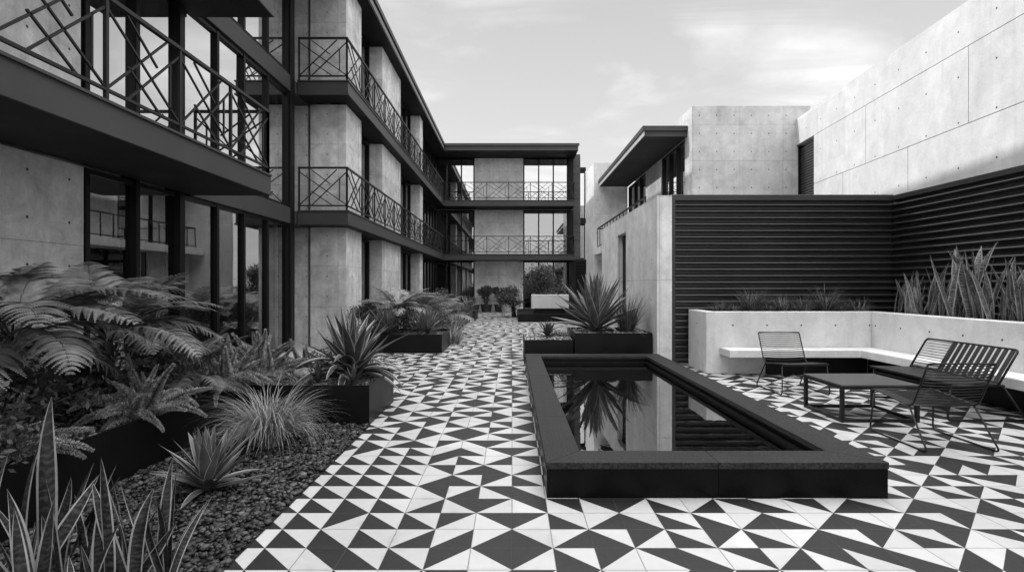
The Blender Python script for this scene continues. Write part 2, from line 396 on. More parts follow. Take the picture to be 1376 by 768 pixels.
def railing(parent, p0, p1, z0, n, h=1.0, flip=False, postw=.035, double=False):
    b = MB(); p0, p1 = Vector((*p0, 0)), Vector((*p1, 0)); d = p1-p0
    def P(s, z): return p0+d*s+Vector((0,0,z0+z))
    nrm = Vector((-d.y, d.x, 0)).normalized()
    b.bar(P(0,h-.02)-d.normalized()*.02, P(1,h-.02)+d.normalized()*.02, .05, .04)
    b.bar(P(0,.11), P(1,.11), .03, .03)
    for i in range(n+1): b.bar(P(i/n,.0), P(i/n,h-.03), postw, postw, up=d)
    lo, hi = .12, h-.045
    for i in range(n):
        def Q(u, v):
            if flip: u = 1-u
            return P((i+.02+.96*u)/n, lo+(hi-lo)*(1-v))
        for a, c in (((0,.1),(1,.98)), ((.24,.02),(.66,.42)), ((0,.98),(.8,.02)), ((.25,1),(1,.1)), ((.25,.62),(.7,1)), ((.86,.26),(.86,.88))):
            b.bar(Q(*a), Q(*c), .02, .02, up=nrm)
    return b.build('railing', M['rail'], parent)
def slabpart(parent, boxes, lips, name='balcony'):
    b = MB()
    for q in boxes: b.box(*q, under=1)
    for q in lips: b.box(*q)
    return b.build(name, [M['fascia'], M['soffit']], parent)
XB = -3.77
# near wing facade (plane x=-5)
wall(A, M['conc'], (-5.35,-5.0,-5,6.24,0,2.88), )
wall(A, M['conc'], (-5.35,-5.0,-5,6.2,3.225,5.84))
wall(A, M['conc'], (-5.35,-5.0,-5,6.2,6.2,8.84))
cutsN = [6.30, 7.12, 8.05, 9.1, 10.0, 10.97, 11.95]
window(A, 'x', -5.0, cutsN, .06, 2.88, 1, M['glass_low'], .07, .11)
window(A, 'x', -5.0, cutsN, 3.24, 5.82, 1, M['glass_up'], .07, .11)
window(A, 'x', -5.0, cutsN, 6.24, 8.84, 1, M['glass_up'], .07, .11)
wall(A, M['frame'], (-5.2,-4.985,7.09,7.17,.0,8.8), name='column'); wall(A, M['frame'], (-5.2,-4.97,8.0,8.13,.0,8.8), name='column'); wall(A, M['frame'], (-5.25,-4.96,11.98,12.2,0,8.84), name='column')
for z in (2.885, 5.845): wall(A, M['fascia'], (-5.3,-4.965,8.325,11.975,z,z+.355), name='beam')
def bal(x0, x1, y0, y1, z, t=.33, par=A):
    return slabpart(par, [(x0,x1,y0,y1,z-t,z)], [], 'balcony')
def lip_x(b, x, y0, y1, z, t=.33):   # flanges of the edge channel
    pass
nb = slabpart(A, [(-4.99,XB,-5,8.35,2.9,3.22)], [(XB,XB+.025,-5,8.35,3.195,3.222),(XB,XB+.025,-5,8.35,2.898,2.925),(-4.99,XB,8.352,8.375,3.195,3.222)])
railing(nb, (XB-.03,-3.85), (XB-.03,8.32), 3.22, 11)
railing(nb, (XB-.03,8.32), (-4.93,8.32), 3.22, 1)
nb2 = slabpart(A, [(-4.99,XB,-5,8.43,5.72,6.2)], [(XB,XB+.025,-5,8.43,6.17,6.202),(XB,XB+.025,-5,8.43,5.718,5.75)])
railing(nb2, (XB-.03,-3.85), (XB-.03,8.38), 6.2, 11)
# mid wing: concrete blades, glazing in plane x=-4.4
for k in range(3):
    z0, z1 = (F[k], Ctop[k])
    top = z1 if k == 2 else z1-.005
    blades = [(-4.87,-4.0,12.9,14.2), (-4.75,-4.0,16.5,19.2), (-4.75,-4.0,23.2,23.95)]
    for q in blades: wall(A, M['conc'], (*q, z0+.002, top))
    ya = 14.2
    for q in blades[1:]+[(0,0,31.0,0)]:
        y1 = q[2]; n = max(1, round((y1-ya)/1.05)); cu = [ya+.04+(y1-ya-.08)*i/n for i in range(n+1)]
        window(A, 'x', -4.4, cu, z0+.03, top-.03, 1, M['glass_low'] if k == 0 else M['glass'], .08, .12); ya = q[3]
    wall(A, M['conc'], (-5.6,-4.96,12.98,13.2,z0+.002,top))
for z in (5.86, 2.9): wall(A, M['fascia'], (-5.3,-4.945,12.203,13.3,z,z+.3), name='beam')
for z in (3.22, 6.2):
    x0 = -4.38
    bb = slabpart(A, [(-4.93,XB,12.28,12.86,z-.33,z), (x0,XB,12.862,29.5,z-.33,z), (x0,3.45,29.502,30.95,z-.33,z)],
        [(-4.93,XB,12.255,12.28,z-.025,z+.002),(XB,XB+.025,12.255,29.47,z-.025,z+.002),(XB,XB+.025,12.255,29.47,z-.332,z-.30),(-4.93,XB,12.255,12.28,z-.332,z-.30),
         (XB+.03,3.475,29.475,29.5,z-.025,z+.002),(XB+.03,3.475,29.475,29.5,z-.332,z-.3)])
    railing(bb, (-4.9,12.3), (XB-.03,12.3), z, 1)
    railing(bb, (XB-.03,12.3), (XB-.03,29.53), z, 14)
    railing(bb, (XB-.03,29.53), (3.42,29.53), z, 6)
    railing(bb, (3.42,29.53), (3.42,30.9), z, 1)
# end wing (plane y=31)
for k in range(3):
    z0, top = F[k], Ctop[k]-.005
    wall(A, M['conc_end'], (-2.17,.65,30.95,31.3,z0+.002,top))
    gl = M['glass_low'] if k == 0 else M['glass'] if k == 1 else M['glass_up']
    window(A, 'y', 31.0, [-5.4,-4.57,-3.81,-2.94,-2.21], z0+.03, top-.02, -1, gl, .07, .12)
    window(A, 'y', 31.0, [.69,1.55,2.4,3.22], z0+.03, top-.02, -1, gl, .07, .12)
wall(A, M['steel'], (3.262,3.56,29.9,31.3,0,2.88), (3.262,3.56,30.96,31.3,3.23,5.86), (3.262,3.56,30.96,31.3,6.21,8.84), name='column')
# roof: fascia frame, overhanging both wings
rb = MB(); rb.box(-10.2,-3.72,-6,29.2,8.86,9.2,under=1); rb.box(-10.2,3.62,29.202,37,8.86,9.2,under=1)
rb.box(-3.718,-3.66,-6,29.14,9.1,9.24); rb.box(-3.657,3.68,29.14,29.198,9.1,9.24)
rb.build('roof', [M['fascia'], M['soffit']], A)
b = MB(); b.box(-3.718,-3.70,12.2,29.1,8.9,9.06); b.build('edge_trim', M['trim'], A)
# rooms behind the glass
wall(A, M['plaster'], (-10.1,-9.6,-6,37,0,8.85), (-9.59,3.5,36.2,36.6,0,8.85), (3.3,3.6,31.31,36.1,0,8.84), (-9.5,-5.4,-5.4,-5.05,0,8.85), bevel=0)
b = MB()
for z in (3.18, 6.16): b.box(-9.59,-5.36,-5,30.9,z-.26,z); b.box(-9.59,3.25,31.32,36.1,z-.26,z)
b.box(-9.59,-4.5,-5,36,-.015,.012)
b.build('floor_slab', M['plaster'], A)
b = MB()
for y0 in (6.2, 12.4, 18.0, 24.0): b.box(-9.58,-5.5,y0,y0+.2,.02,2.9); b.box(-9.58,-5.5,y0,y0+.2,3.2,5.9); b.box(-9.58,-5.5,y0,y0+.2,6.2,8.84)
for x0 in (-2.2, .6): b.box(x0,x0+.15,31.4,36.1,.02,2.9); b.box(x0,x0+.15,31.4,36.1,3.2,5.9); b.box(x0,x0+.15,31.4,36.1,6.2,8.84)
b.build('partition_wall', M['plaster'], A)
def curtain(axis, pos, a0, a1, z0, z1):
    b = MB(); n = int((a1-a0)/.035); pts = [(a0+(a1-a0)*i/n, pos+.035*math.sin(i*1.3)+.012*math.sin(i*.37)) for i in range(n+1)]
    for (a, p), (c, q) in zip(pts[:-1], pts[1:]):
        b.face([(p,a,z0),(q,c,z0),(q,c,z1),(p,a,z1)] if axis == 'x' else [(a,p,z0),(c,q,z0),(c,q,z1),(a,p,z1)])
    b.build('curtain', M['curtain'], A, smooth=True)
for z0, z1 in ((3.25, 5.8), (6.25, 8.8)):
    curtain('x', -5.32, 7.3, 8.0, z0, z1); curtain('x', -5.32, 11.1, 11.9, z0, z1); curtain('x', -4.7, 14.3, 15.2, z0, z1); curtain('x', -4.7, 19.4, 20.6, z0, z1); curtain('y', 31.3, -4.5, -3.9, z0, z1); curtain('y', 31.3, 2.45, 3.2, z0, z1)
curtain('x', -5.32, 7.3, 7.75, .05, 2.85); curtain('x', -5.32, 11.05, 11.9, .05, 2.85); curtain('x', -4.75, 24.2, 25.4, .05, 2.85); curtain('y', 31.3, 2.45, 3.2, .05, 2.85); curtain('y', 31.3, -3.6, -2.3, .05, 2.85); curtain('y', 13.35, -5.4, -4.9, .05, 8.8)
# ------------------------------------------------------------------ narrow buildings beyond the end wing
B2 = thing('service_tower', 'narrow dark boarded tower with black louvre base just right of end balconies', 'tower', (3.8, 31.2, 0))
b = MB()
for i in range(36): b.box(3.565,3.99,31.2-(.0 if i % 2 else .012),31.8,i*.24+.3,i*.24+.532)
b.box(3.7,3.99,31.25,31.9,8.9,9.15); b.build('boarding', M['siding'], B2)
b = MB()
for i in range(16): b.box(3.6,4.4,31.0,31.17,.4+i*.16,.5+i*.16)
b.box(3.6,4.4,31.172,31.19,.0,3.0); b.build('louvre', M['steel'], B2)
for z0, z1 in ((5.1,5.4),(8.2,8.4)):
    b = MB(); b.box(3.992,4.33,31.3,31.7,z0,z1); b.build('bridge', M['steel'], B2)
window(B2, 'y', 31.6, [4.0,4.3], 5.42, 8.18, -1, M['glass_up'], .05, .08); window(B2, 'y', 31.6, [4.0,4.3], 3.05, 5.08, -1, M['glass_up'], .05, .08)
B3 = thing('concrete_tower', 'slim pale concrete slab building in gap beyond terrace house', 'tower', (4.6, 32, 0))
wall(B3, M['conc_ter'], (4.34,4.85,32,38,0,8.2)); b = MB(); b.box(4.57,4.78,31.985,31.997,.1,4.2); b.build('window', M['frame'], B3)
# ------------------------------------------------------------------ terrace house (right, middle)
T = thing('terrace_house', 'pale concrete house with slot openings, roof terrace and deep dark canopy on courtyard right', 'house', (2.7, 10, 0))
zt = 3.17
wall(T, M['conc_ter'], (2.7,2.98,9.95,12.67,0,zt), (2.7,2.98,12.672,13.68,2.76,zt), (2.7,2.98,13.682,16.06,0,zt), (2.982,3.68,15.85,16.06,0,zt))
wall(T, M['soffit'], (2.83,2.95,12.69,13.67,0,2.75), bevel=0, name='interior_backing')  # black panel close behind the slot, stands in for the unlit interior
wall(T, M['conc_ter'], (3.68,5.18,16.2,23.9,2.84,3.12), (2.985,5.18,10.3,15.84,2.84,3.02), name='terrace_slab')
wall(T, M['conc_ter'], (4.3,4.6,16.1,18.2,0,2.83), (4.3,4.6,21.2,23.9,0,2.83)); window(T, 'x', 4.4, [18.25,19.2,20.2,21.15], .05, 2.8, -1, M['glass_low'])
wall(T, M['conc_ter'], (3.67,5.19,24.0,26.4,0,7.0))
wall(T, M['conc_cube'], (5.19,8.6,15.4,15.8,2.8,6.67), (5.19,5.59,15.802,16.05,2.8,6.67), name='upper_wall')
wall(T, M['conc_cube'], (5.19,5.59,18.6,20.75,3.12,5.9), name='pier')
wall(T, M['conc_cube'], (5.6,8.6,15.81,23.9,6.3,6.66), (5.19,5.595,16.06,23.95,6.15,6.66), name='roof')
window(T, 'x', 5.22, [16.1,16.95,17.75,18.55], 3.13, 5.88, -1, M['glass']); window(T, 'x', 5.22, [20.8,21.8,22.8,23.9], 3.13, 5.88, -1, M['glass'])
wall(T, M['plaster'], (8.2,8.5,15.81,24,3,6.2), (5.7,8.19,23.7,23.95,3,6.2), bevel=0, name='interior_backing')
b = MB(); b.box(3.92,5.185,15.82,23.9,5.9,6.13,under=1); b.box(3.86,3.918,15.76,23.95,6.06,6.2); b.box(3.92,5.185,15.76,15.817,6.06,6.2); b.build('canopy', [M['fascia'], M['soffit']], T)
b = MB(); b.box(3.9,3.918,15.8,23.9,5.92,6.05); b.build('edge_trim', M['trim2'], T)
rr = MB(); rr.bar((3.75,15,3.97), (3.75,23.42,3.97), .045, .045); rr.bar((3.75,15,3.2), (3.75,23.42,3.2), .03, .03)
for i in range(15): rr.bar((3.75,15.0+i*.6,3.0), (3.75,15.0+i*.6,3.95), .03, .03)
rr.bar((3.75,23.42,3.97),(5.15,23.42,3.97),.045,.045); rr.build('railing', M['rail'], T)
# ------------------------------------------------------------------ tall concrete building, right
ang = math.atan(.082)
Bg = thing('concrete_building', 'tall sunlit concrete panel building with slatted corner opening on right', 'building', (6.93+.082*15.5, 15.5, 0), -ang)
def loc_build(b, name, mats, parent, bevel=0, smooth=False):
    o = b.build(name, mats, None, smooth, bevel); o.parent = parent; return o
# local frame: y runs along wall (negative toward the viewer), +x is away from courtyard
zt2 = 6.29; j1, j2 = 5.52, 4.22
def zs(b, y0, y1, z0, z1): b.box(0, .3, y0+.006, y1-.006, z0+.006, z1-.006)
b = MB()
zs(b, -20, 0.0, j1, zt2)
L1 = [-20,-13.4,-9.0,-6.55,-3.55,-1.15]
for a, c in zip(L1[:-1], L1[1:]): zs(b, a, c, j2, j1)
L2 = [-20,-11,-7.7,-5.0,-2.6,-1.15]
for a, c in zip(L2[:-1], L2[1:]): zs(b, a, c, 2.2, j2); 
loc_build(b, 'wall_panels', M['conc_l'], Bg)
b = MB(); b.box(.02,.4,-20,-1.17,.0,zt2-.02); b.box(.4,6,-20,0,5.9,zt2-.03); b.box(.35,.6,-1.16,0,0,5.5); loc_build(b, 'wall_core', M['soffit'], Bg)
b = MB()
for i in range(34): b.box(.12,.2,-1.13,-.1,2.9+i*.075,2.9+i*.075+.05)
loc_build(b, 'louvre', M['fascia'], Bg)
b = MB(); b.box(.05,.3,-.12,-.0,2.2,5.51); loc_build(b, 'frame', M['frame'], Bg)
# ------------------------------------------------------------------ corrugated screens
def corrugated(n, z0, z1, pitch=.121):
    prof = []; z = z0
    while z < z1-pitch:
        prof += [(0,z),(0,z+pitch*.42),(.062,z+pitch*.46),(.072,z+pitch*.52),(.074,z+pitch*.60),(.066,z+pitch*.68),(.040,z+pitch*.80)]; z += pitch
    prof += [(0,z),(0,z1+.01)]; return prof
scr = thing('corrugated_screen', 'wide black corrugated metal screen facing viewer behind pale planter', 'screen', (5, 10.1, 0))
b = MB(); pr = corrugated(0, .03, 3.09)
for (d0,za),(d1,zb) in zip(pr[:-1], pr[1:]): b.face([(3.02,10.1-d0,za),(7.23,10.1-d0,za),(7.23,10.1-d1,zb),(3.02,10.1-d1,zb)])
b.build('sheeting', M['corr'], scr)
b = MB(); b.box(2.985,7.16,10.03,10.2,3.09,3.2); b.box(2.985,3.06,10.0,10.2,0,3.088); b.build('frame', M['corr'], scr, bevel=.006)
scr2 = thing('corrugated_screen', 'black corrugated metal screen running toward viewer behind snake plants', 'screen', (7.2, 6, 0))
b = MB()
for (d0,za),(d1,zb) in zip(pr[:-1], pr[1:]): b.face([(7.2-d0,10.12,za),(7.2-d0,-3,za),(7.2-d1,-3,zb),(7.2-d1,10.12,zb)])
b.build('sheeting', M['corr'], scr2)
b = MB(); b.box(7.13,7.3,-3,10.02,3.09,3.18); b.build('frame', M['corr'], scr2, bevel=.006)
# ------------------------------------------------------------------ concrete planter with bench
K = thing('planter_bench', 'L shaped pale concrete planter wall with floating bench seat', 'planter', (4.5, 9, 0))
wall(K, M['conc_bench'], (3.3,6.1,9.07,9.27,0,1.05), (3.3,3.5,9.272,10.0,0,1.05), (6.1,6.3,-2,9.27,0,1.05), bevel=.01)
b = MB(); b.prism([(3.52,8.63),(5.64,8.63),(5.64,-2),(6.09,-2),(6.09,9.06),(3.52,9.06)], .33, .45); b.build('seat', M['conc_seat'], K, bevel=.008)
b = MB(); b.box(4.3,5.98,9.0,9.065,.0,.328); b.box(6.0,6.095,-2,9.0,0,.328); b.build('dark_recess_panel', M['steel'], K)  # darkness of the hollow under the seat, done as black panels
b = MB(); b.box(3.505,7.1,9.28,9.95,.9,.97); b.box(6.305,7.1,-2,9.275,.9,.97); b.build('soil', M['soil'], K)
# ------------------------------------------------------------------ pool
PL = thing('reflecting_pool', 'black granite reflecting pool with wide raised coping', 'pool', (1.45, 6.7, 0))
x0, x1, y0, y1 = .24, 2.66, 3.766, 9.76; i0, i1, k0, k1 = .51, 2.37, 4.04, 9.43
gp = .003
b = MB(); zc0, zc1 = .205, .252
xm = 1.46
b.prism([(x0,y0),(xm-gp,y0),(xm-gp,k0),(i0,k0)], zc0, zc1); b.prism([(xm,y0),(x1,y0),(i1,k0),(xm,k0)], zc0, zc1)
ys = [0,.22,.42,.61,.8,1.0]
for side in (0, 1):
    for a, c in zip(ys[:-1], ys[1:]):
        def oy(t): return y0+(y1-y0)*t
        ya, yc = oy(a)+(gp if a else 0), oy(c)
        if side == 0:
            p = [(x0,ya+(gp if not a else 0)),(i0,(k0 if not a else ya)+0.0),(i0,k1 if c == 1 else yc),(x0,yc)]
        else:
            p = [(i1,k0 if not a else ya),(x1,ya+(gp if not a else 0)),(x1,yc),(i1,k1 if c == 1 else yc)]
        if a == 0: p = [(q[0],q[1]+gp) for q in p[:2]]+p[2:] if side == 0 else [(p[0][0],p[0][1]+gp),(p[1][0],p[1][1]+gp),p[2],p[3]]
        b.prism(p, zc0, zc1)
b.prism([(i0,k1+gp),(i1,k1+gp),(x1,y1+gp),(x0,y1+gp)], zc0, zc1)
b.build('coping', M['cop'], PL, bevel=.003)
b = MB(); e = .006
b.box(x0+e,xm-gp,y0+e,k0-.02,0,zc0-.001); b.box(xm,x1-e,y0+e,k0-.02,0,zc0-.001)
b.box(x0+e,i0-.02,k0-.018,y1-e,0,zc0-.001); b.box(i1+.02,x1-e,k0-.018,y1-e,0,zc0-.001); b.box(i0-.018,i1+.018,k1+.02,y1-e,0,zc0-.001)
b.build('side_wall', M['copd'], PL)
b = MB(); b.box(i0-.017,i0+.035,k0,k1,.02,.16); b.box(i1-.035,i1+.017,k0,k1,.02,.16); b.box(i0+.036,i1-.036,k1-.04,k1+.017,.02,.16); b.box(i0-.01,i1+.01,k0-.015,k1+.01,.006,.018)
b.build('basin', M['basin'], PL)
sheet('water', i0-.016, i1+.016, k0-.016, k1+.016, .132, M['water'])
# ------------------------------------------------------------------ steel planters
def ico(level):
    import bmesh
    bm = bmesh.new(); bmesh.ops.create_icosphere(bm, subdivisions=level, radius=1)
    v = np.array([q.co[:] for q in bm.verts]); f = np.array([[q.index for q in p.verts] for p in bm.faces]); bm.free(); return v, f
ICO1, ICO2 = ico(1), ico(2)
def pebbles(name, n, area, z, r0, r1, mat, parent=None, lv=ICO1, zs=.02, pale=.1):
    V, Fc = lv; nv = len(V)
    x0, x1, y0, y1 = area
    px = rng.uniform(x0, x1, n); py = rng.uniform(y0, y1, n); pz = z + rng.uniform(0, zs, n)
    r = r0 + (r1-r0)*rng.random(n)**2
    sc = np.stack([r*rng.uniform(.9,1.5,n), r*rng.uniform(.8,1.1,n), r*rng.uniform(.5,.8,n)], 1)
    a = rng.uniform(0, 6.28, n); t = rng.uniform(-.4, .4, n)
    loc = V[None]*sc[:,None,:]
    if len(V) > 12: loc = loc*(1+.12*rng.standard_normal((n, nv, 1)).clip(-1,1))
    ca, sa = np.cos(a)[:,None], np.sin(a)[:,None]; ct, st = np.cos(t)[:,None], np.sin(t)[:,None]
    X, Y, Z = loc[...,0], loc[...,1], loc[...,2]
    Y, Z = Y*ct-Z*st, Y*st+Z*ct
    X, Y = X*ca-Y*sa, X*sa+Y*ca
    P = np.stack([X+px[:,None], Y+py[:,None], Z+pz[:,None]], 2).reshape(-1, 3)
    FF = (Fc[None]+(np.arange(n)*nv)[:,None,None]).reshape(-1, 3)
    me = bpy.data.meshes.new(name); me.vertices.add(len(P)); me.vertices.foreach_set('co', P.ravel())
    me.loops.add(FF.size); me.loops.foreach_set('vertex_index', FF.ravel().astype(np.int32))
    me.polygons.add(len(FF)); me.polygons.foreach_set('loop_start', np.arange(0, FF.size, 3, dtype=np.int32))
    me.polygons.foreach_set('use_smooth', np.ones(len(FF), bool))
    me.update(calc_edges=True)
    at = me.attributes.new('tone', 'FLOAT', 'POINT')
    tone = rng.random(n)**2.2*.6; tone[rng.random(n) < pale] = rng.uniform(.6, 1)
    at.data.foreach_set('value', np.repeat(tone, nv).astype(np.float32))
    me.materials.append(mat)
    o = bpy.data.objects.new(name, me); C.objects.link(o); o['kind'] = 'stuff'
    if parent is not None: o.parent = parent; o.matrix_parent_inverse = wm(parent).inverted()
    return o
gv = pebbles('gravel', 9500, (-2.95,-1.52,2.1,5.70), .010, .008, .024, M['pebble'], lv=ICO2, zs=.022, pale=.05)
gv['label'] = 'dark rounded pebbles between black planter and tiled path'
def steel_planter(label, poly, h, soilz, edge=.012, gname=None):
    """thin steel-sided planter from an outline (counter-clockwise)"""
    cx = sum(p[0] for p in poly)/len(poly); cy = sum(p[1] for p in poly)/len(poly)
    t = thing('steel_planter', label, 'planter', (cx, cy, 0), 0, gname)
    b = MB(); n = len(poly)
    ins = []
    for i in range(n):
        p0, p, p1 = Vector(poly[i-1]), Vector(poly[i]), Vector(poly[(i+1) % n])
        d0, d1 = (p-p0).normalized(), (p1-p).normalized()
        n0, n1 = Vector((-d0.y, d0.x)), Vector((-d1.y, d1.x))
        ins.append(p+(n0+n1)*edge)
    for i in range(n):
        j = (i+1) % n; A0, A1, I0, I1 = poly[i], poly[j], ins[i], ins[j]
        b.face([(*A0,0),(*A1,0),(*A1,h),(*A0,h)]); b.face([(*A0,h),(*A1,h),(*I1,h),(*I0,h)]); b.face([(*I1,h),(*I1,.1),(*I0,.1),(*I0,h)])
    b.build('shell', M['planter'], t)
    b = MB(); b.face([(p.x,p.y,soilz) for p in ins]); b.build('soil', M['soil'], t)
    return t
P1 = steel_planter('long L shaped black steel planter filled with ferns and foxtails in left foreground', [(-4.95,-2),(-2.98,-2),(-2.98,5.73),(-1.53,5.73),(-1.53,6.9),(-4.95,6.9)], .43, .385)
pebbles('gravel', 2600, (-2.96,-1.56,5.77,6.87), .385, .008, .02, M['grit'], P1, zs=.012)
pebbles('gravel', 1800, (-3.9,-3.02,2.6,6.8), .385, .010, .022, M['grit'], P1, zs=.012)
P2 = steel_planter('black steel planter holding spiky rosettes beside path, second on left', [(-3.95,11.8),(-1.55,11.8),(-1.55,13.35),(-3.95,13.35)], .415, .37)
pebbles('gravel', 1500, (-3.2,-1.58,11.85,12.7), .375, .012, .03, M['grit'], P2, zs=.015, pale=.3)
P3 = steel_planter('small black steel planter at far end of left path edge', [(-3.9,22.7),(-1.56,22.7),(-1.56,24.6),(-3.9,24.6)], .425, .38)
P4 = steel_planter('low black steel planter of pale grit left of big agave planter', [(.235,10.2),(1.17,10.2),(1.17,11.5),(.235,11.5)], .457, .43)
pebbles('gravel', 1500, (.26,1.15,10.23,11.47), .43, .012, .03, M['palegrit'], P4, zs=.04, pale=.35)
P5 = steel_planter('tall black steel planter with big agave behind pool', [(1.2,10.2),(2.68,10.2),(2.68,11.6),(1.2,11.6)], .587, .55)
pebbles('gravel', 900, (1.23,2.65,10.23,11.4), .55, .012, .03, M['palegrit'], P5, zs=.03, pale=.3)
P6 = steel_planter('wide low black steel planter below concrete box near end wing', [(.25,21.8),(3.3,21.8),(3.3,26.5),(.25,26.5)], .33, .28)
cb = thing('concrete_box', 'pale rectangular concrete box raised on dark base in far planter', 'planter', (1.6, 23.4, .28))
wall(cb, M['conc_seat'], (.85,2.45,23,23.9,.5,1.09), bevel=.01, name='box'); wall(cb, M['steel'], (1.0,2.3,23.08,23.8,.28,.498), bevel=0, name='base')
# ------------------------------------------------------------------ plants
def frond_mesh(L, a0, a1, Wd, npin, npl, seed, droop=.35, mat='fern'):
    rn = random.Random(seed); b = MB(); N = 40
    pts = []; p = Vector((0,0,0)); yaw = 0
    for i in range(N+1):
        t = i/N; a = a0+(a1-a0)*t**.8; yaw = .35*math.sin(t*2.2+seed)*t
        T = Vector((math.cos(a)*math.cos(yaw), math.cos(a)*math.sin(yaw), math.sin(a)))
        pts.append((p.copy(), T)); p = p+T*(L/N)
    b.tube([q[0] for q in pts[::4]], [.0065*L*(1-.85*i/10)+.0008 for i in range(len(pts[::4]))], 5, 1)
    for i in range(npin):
        t = .16+.84*(i+.5)/npin; k = t*N; k0 = min(int(k), N-1); pos = pts[k0][0].lerp(pts[k0+1][0], k-k0); T = pts[k0][1]
        side = T.cross(Vector((0,0,1)))
        if side.length < .1: side = Vector((0,1,0))
        side.normalize(); up = side.cross(T).normalized()
        pr = min(1, ((t-.1)/.28))**.75*(1-t**2.2)**.75
        for sg in (-1, 1):
            l = Wd*pr*rn.uniform(.88, 1.08); phi = R(rn.uniform(22, 36))
            D = (side*sg*math.cos(phi)+T*math.sin(phi)).normalized()
            E0 = (T*math.cos(phi)-side*sg*math.sin(phi)).normalized()
            dr = droop*rn.uniform(.6, 1.4); tw = rn.uniform(-.25, .25)
            n = max(4, int(npl*pr)); prev = pos
            for j in range(n):
                s = (j+.6)/n; q = pos+D*(s*l)+up*(.10*math.sin(s*3.14)*l-dr*l*s*s)+T*(.12*l*s*s)
                dq = (D-up*2*dr*s).normalized()
                wl = (.012+.085*l)*(1-s**1.7)+.003
                for h in (-1, 1):
                    E = (E0*h+dq*.45+up*(tw-.12)).normalized(); hw = l/n*.62
                    b.face([q-dq*hw*.9, q+E*wl*.55-dq*hw*.75, q+E*wl, q+E*wl*.5+dq*hw*.8, q+dq*hw*.9], 0)
    return b.mesh('frond', [M[mat], M['stem']])
FR = [frond_mesh(1.0, R(58), R(-22), .31, 22, 26, 1, .16), frond_mesh(1.0, R(42), R(-42), .30, 22, 26, 2, .2), frond_mesh(1.0, R(70), R(8), .30, 22, 26, 3, .14), frond_mesh(1.0, R(24), R(-52), .32, 22, 26, 4, .18)]
FRD = [frond_mesh(1.0, R(40), R(-58), .25, 20, 11, 5, .4, 'ferndark'), frond_mesh(1.0, R(62), R(-30), .25, 20, 11, 6, .35, 'ferndark')]
FRB = [frond_mesh(1.0, R(58), R(-22), .30, 20, 20, 7, .16, 'fernb'), frond_mesh(1.0, R(42), R(-38), .30, 20, 20, 8, .2, 'fernb'), frond_mesh(1.0, R(68), R(5), .30, 20, 20, 9, .15, 'fernb'), frond_mesh(1.0, R(30), R(-30), .30, 20, 20, 10, .15, 'fernb')]
def fern(label, x, y, z, n, L, seed, meshes=FR, trunk=.0, extra=(), group='ferns'):
    rn = random.Random(seed); t = thing('fern', label, 'fern', (x, y, z), 0)
    b = MB(); b.tube([(0,0,-.03),(0.02,0,trunk*.5),(0,.01,trunk+.04)], [.06,.05,.035], 8); o = b.build('stem', M['stem'], None, True); o.parent = t
    for i in range(n):
        k = rn.choice((0,0,1,2,2,3)) if len(meshes) > 2 else i % 2
        inst('frond', meshes[k], t, (0,0,trunk), (rn.uniform(-.15,.15), rn.uniform(-.12,.12), i*2.399+rn.uniform(-.25,.25)), L*rn.uniform(.72, 1.08))
    for k, rz, sc, tilt in extra: inst('frond', meshes[k % len(meshes)], t, (0,0,trunk), (0, tilt, R(rz)), sc)
    return t
def plume_mesh(seed, L=.6, bend=.6, n=3600):
    rn = random.Random(seed); b = MB(); N = 24; pts = []; p = Vector((0,0,0)); a = R(78)
    for i in range(N+1):
        pts.append(p.copy()); a -= bend/N; p = p+Vector((math.cos(a), .15*math.sin(i*.25+seed), math.sin(a))).normalized()*(L/N)
    b.tube(pts[::3], [.014*(1-i/9)+.002 for i in range(len(pts[::3]))], 5, 1)
    for _ in range(n):
        t = rn.random()**.9; k = t*N*.999; i = int(k); q = pts[i].lerp(pts[i+1], k-i); T = (pts[i+1]-pts[i]).normalized()
        r = Vector((rn.gauss(0,1), rn.gauss(0,1), rn.gauss(0,1))); r = (r-T*r.dot(T)).normalized()
        l = .072*(math.sin(min(1, t*3+.3)*1.57))*(1-t*.8)*rn.uniform(.45, 1.2)*L/.6
        d = (r*1.0+T*.38+Vector((0,0,rn.uniform(-.1,.25)))).normalized(); w = d.cross(Vector((rn.gauss(0,1),rn.gauss(0,1),rn.gauss(0,1)))).normalized()*.0028
        b.face([q-w, q+w, q+d*l+w*.6, q+d*l*1.05-w*.4], 0 if rn.random() < .62 else 2)
    return b.mesh('plume', [M['fox'], M['stem'], M['foxd']])
PM = [plume_mesh(1, .6, .4), plume_mesh(2, .6, .9), plume_mesh(3, .6, 1.5), plume_mesh(4, .6, .1)]
def foxtail(label, x, y, z, n, L, seed):
    rn = random.Random(seed); t = thing('foxtail_fern', label, 'foxtail fern', (x, y, z))
    for i in range(n):
        rz = i*2.399+rn.uniform(-.4, .4); inner = i < n*.35
        inst('plume', PM[rn.choice((0,3,1)) if inner else rn.choice((1,2,2))], t, (rn.uniform(-.06,.06), rn.uniform(-.06,.06), 0), (rn.uniform(-.1,.1), rn.uniform(.0,.25) if inner else rn.uniform(.3,.75), rz), L/.6*rn.uniform(.7,1.1))
    return t
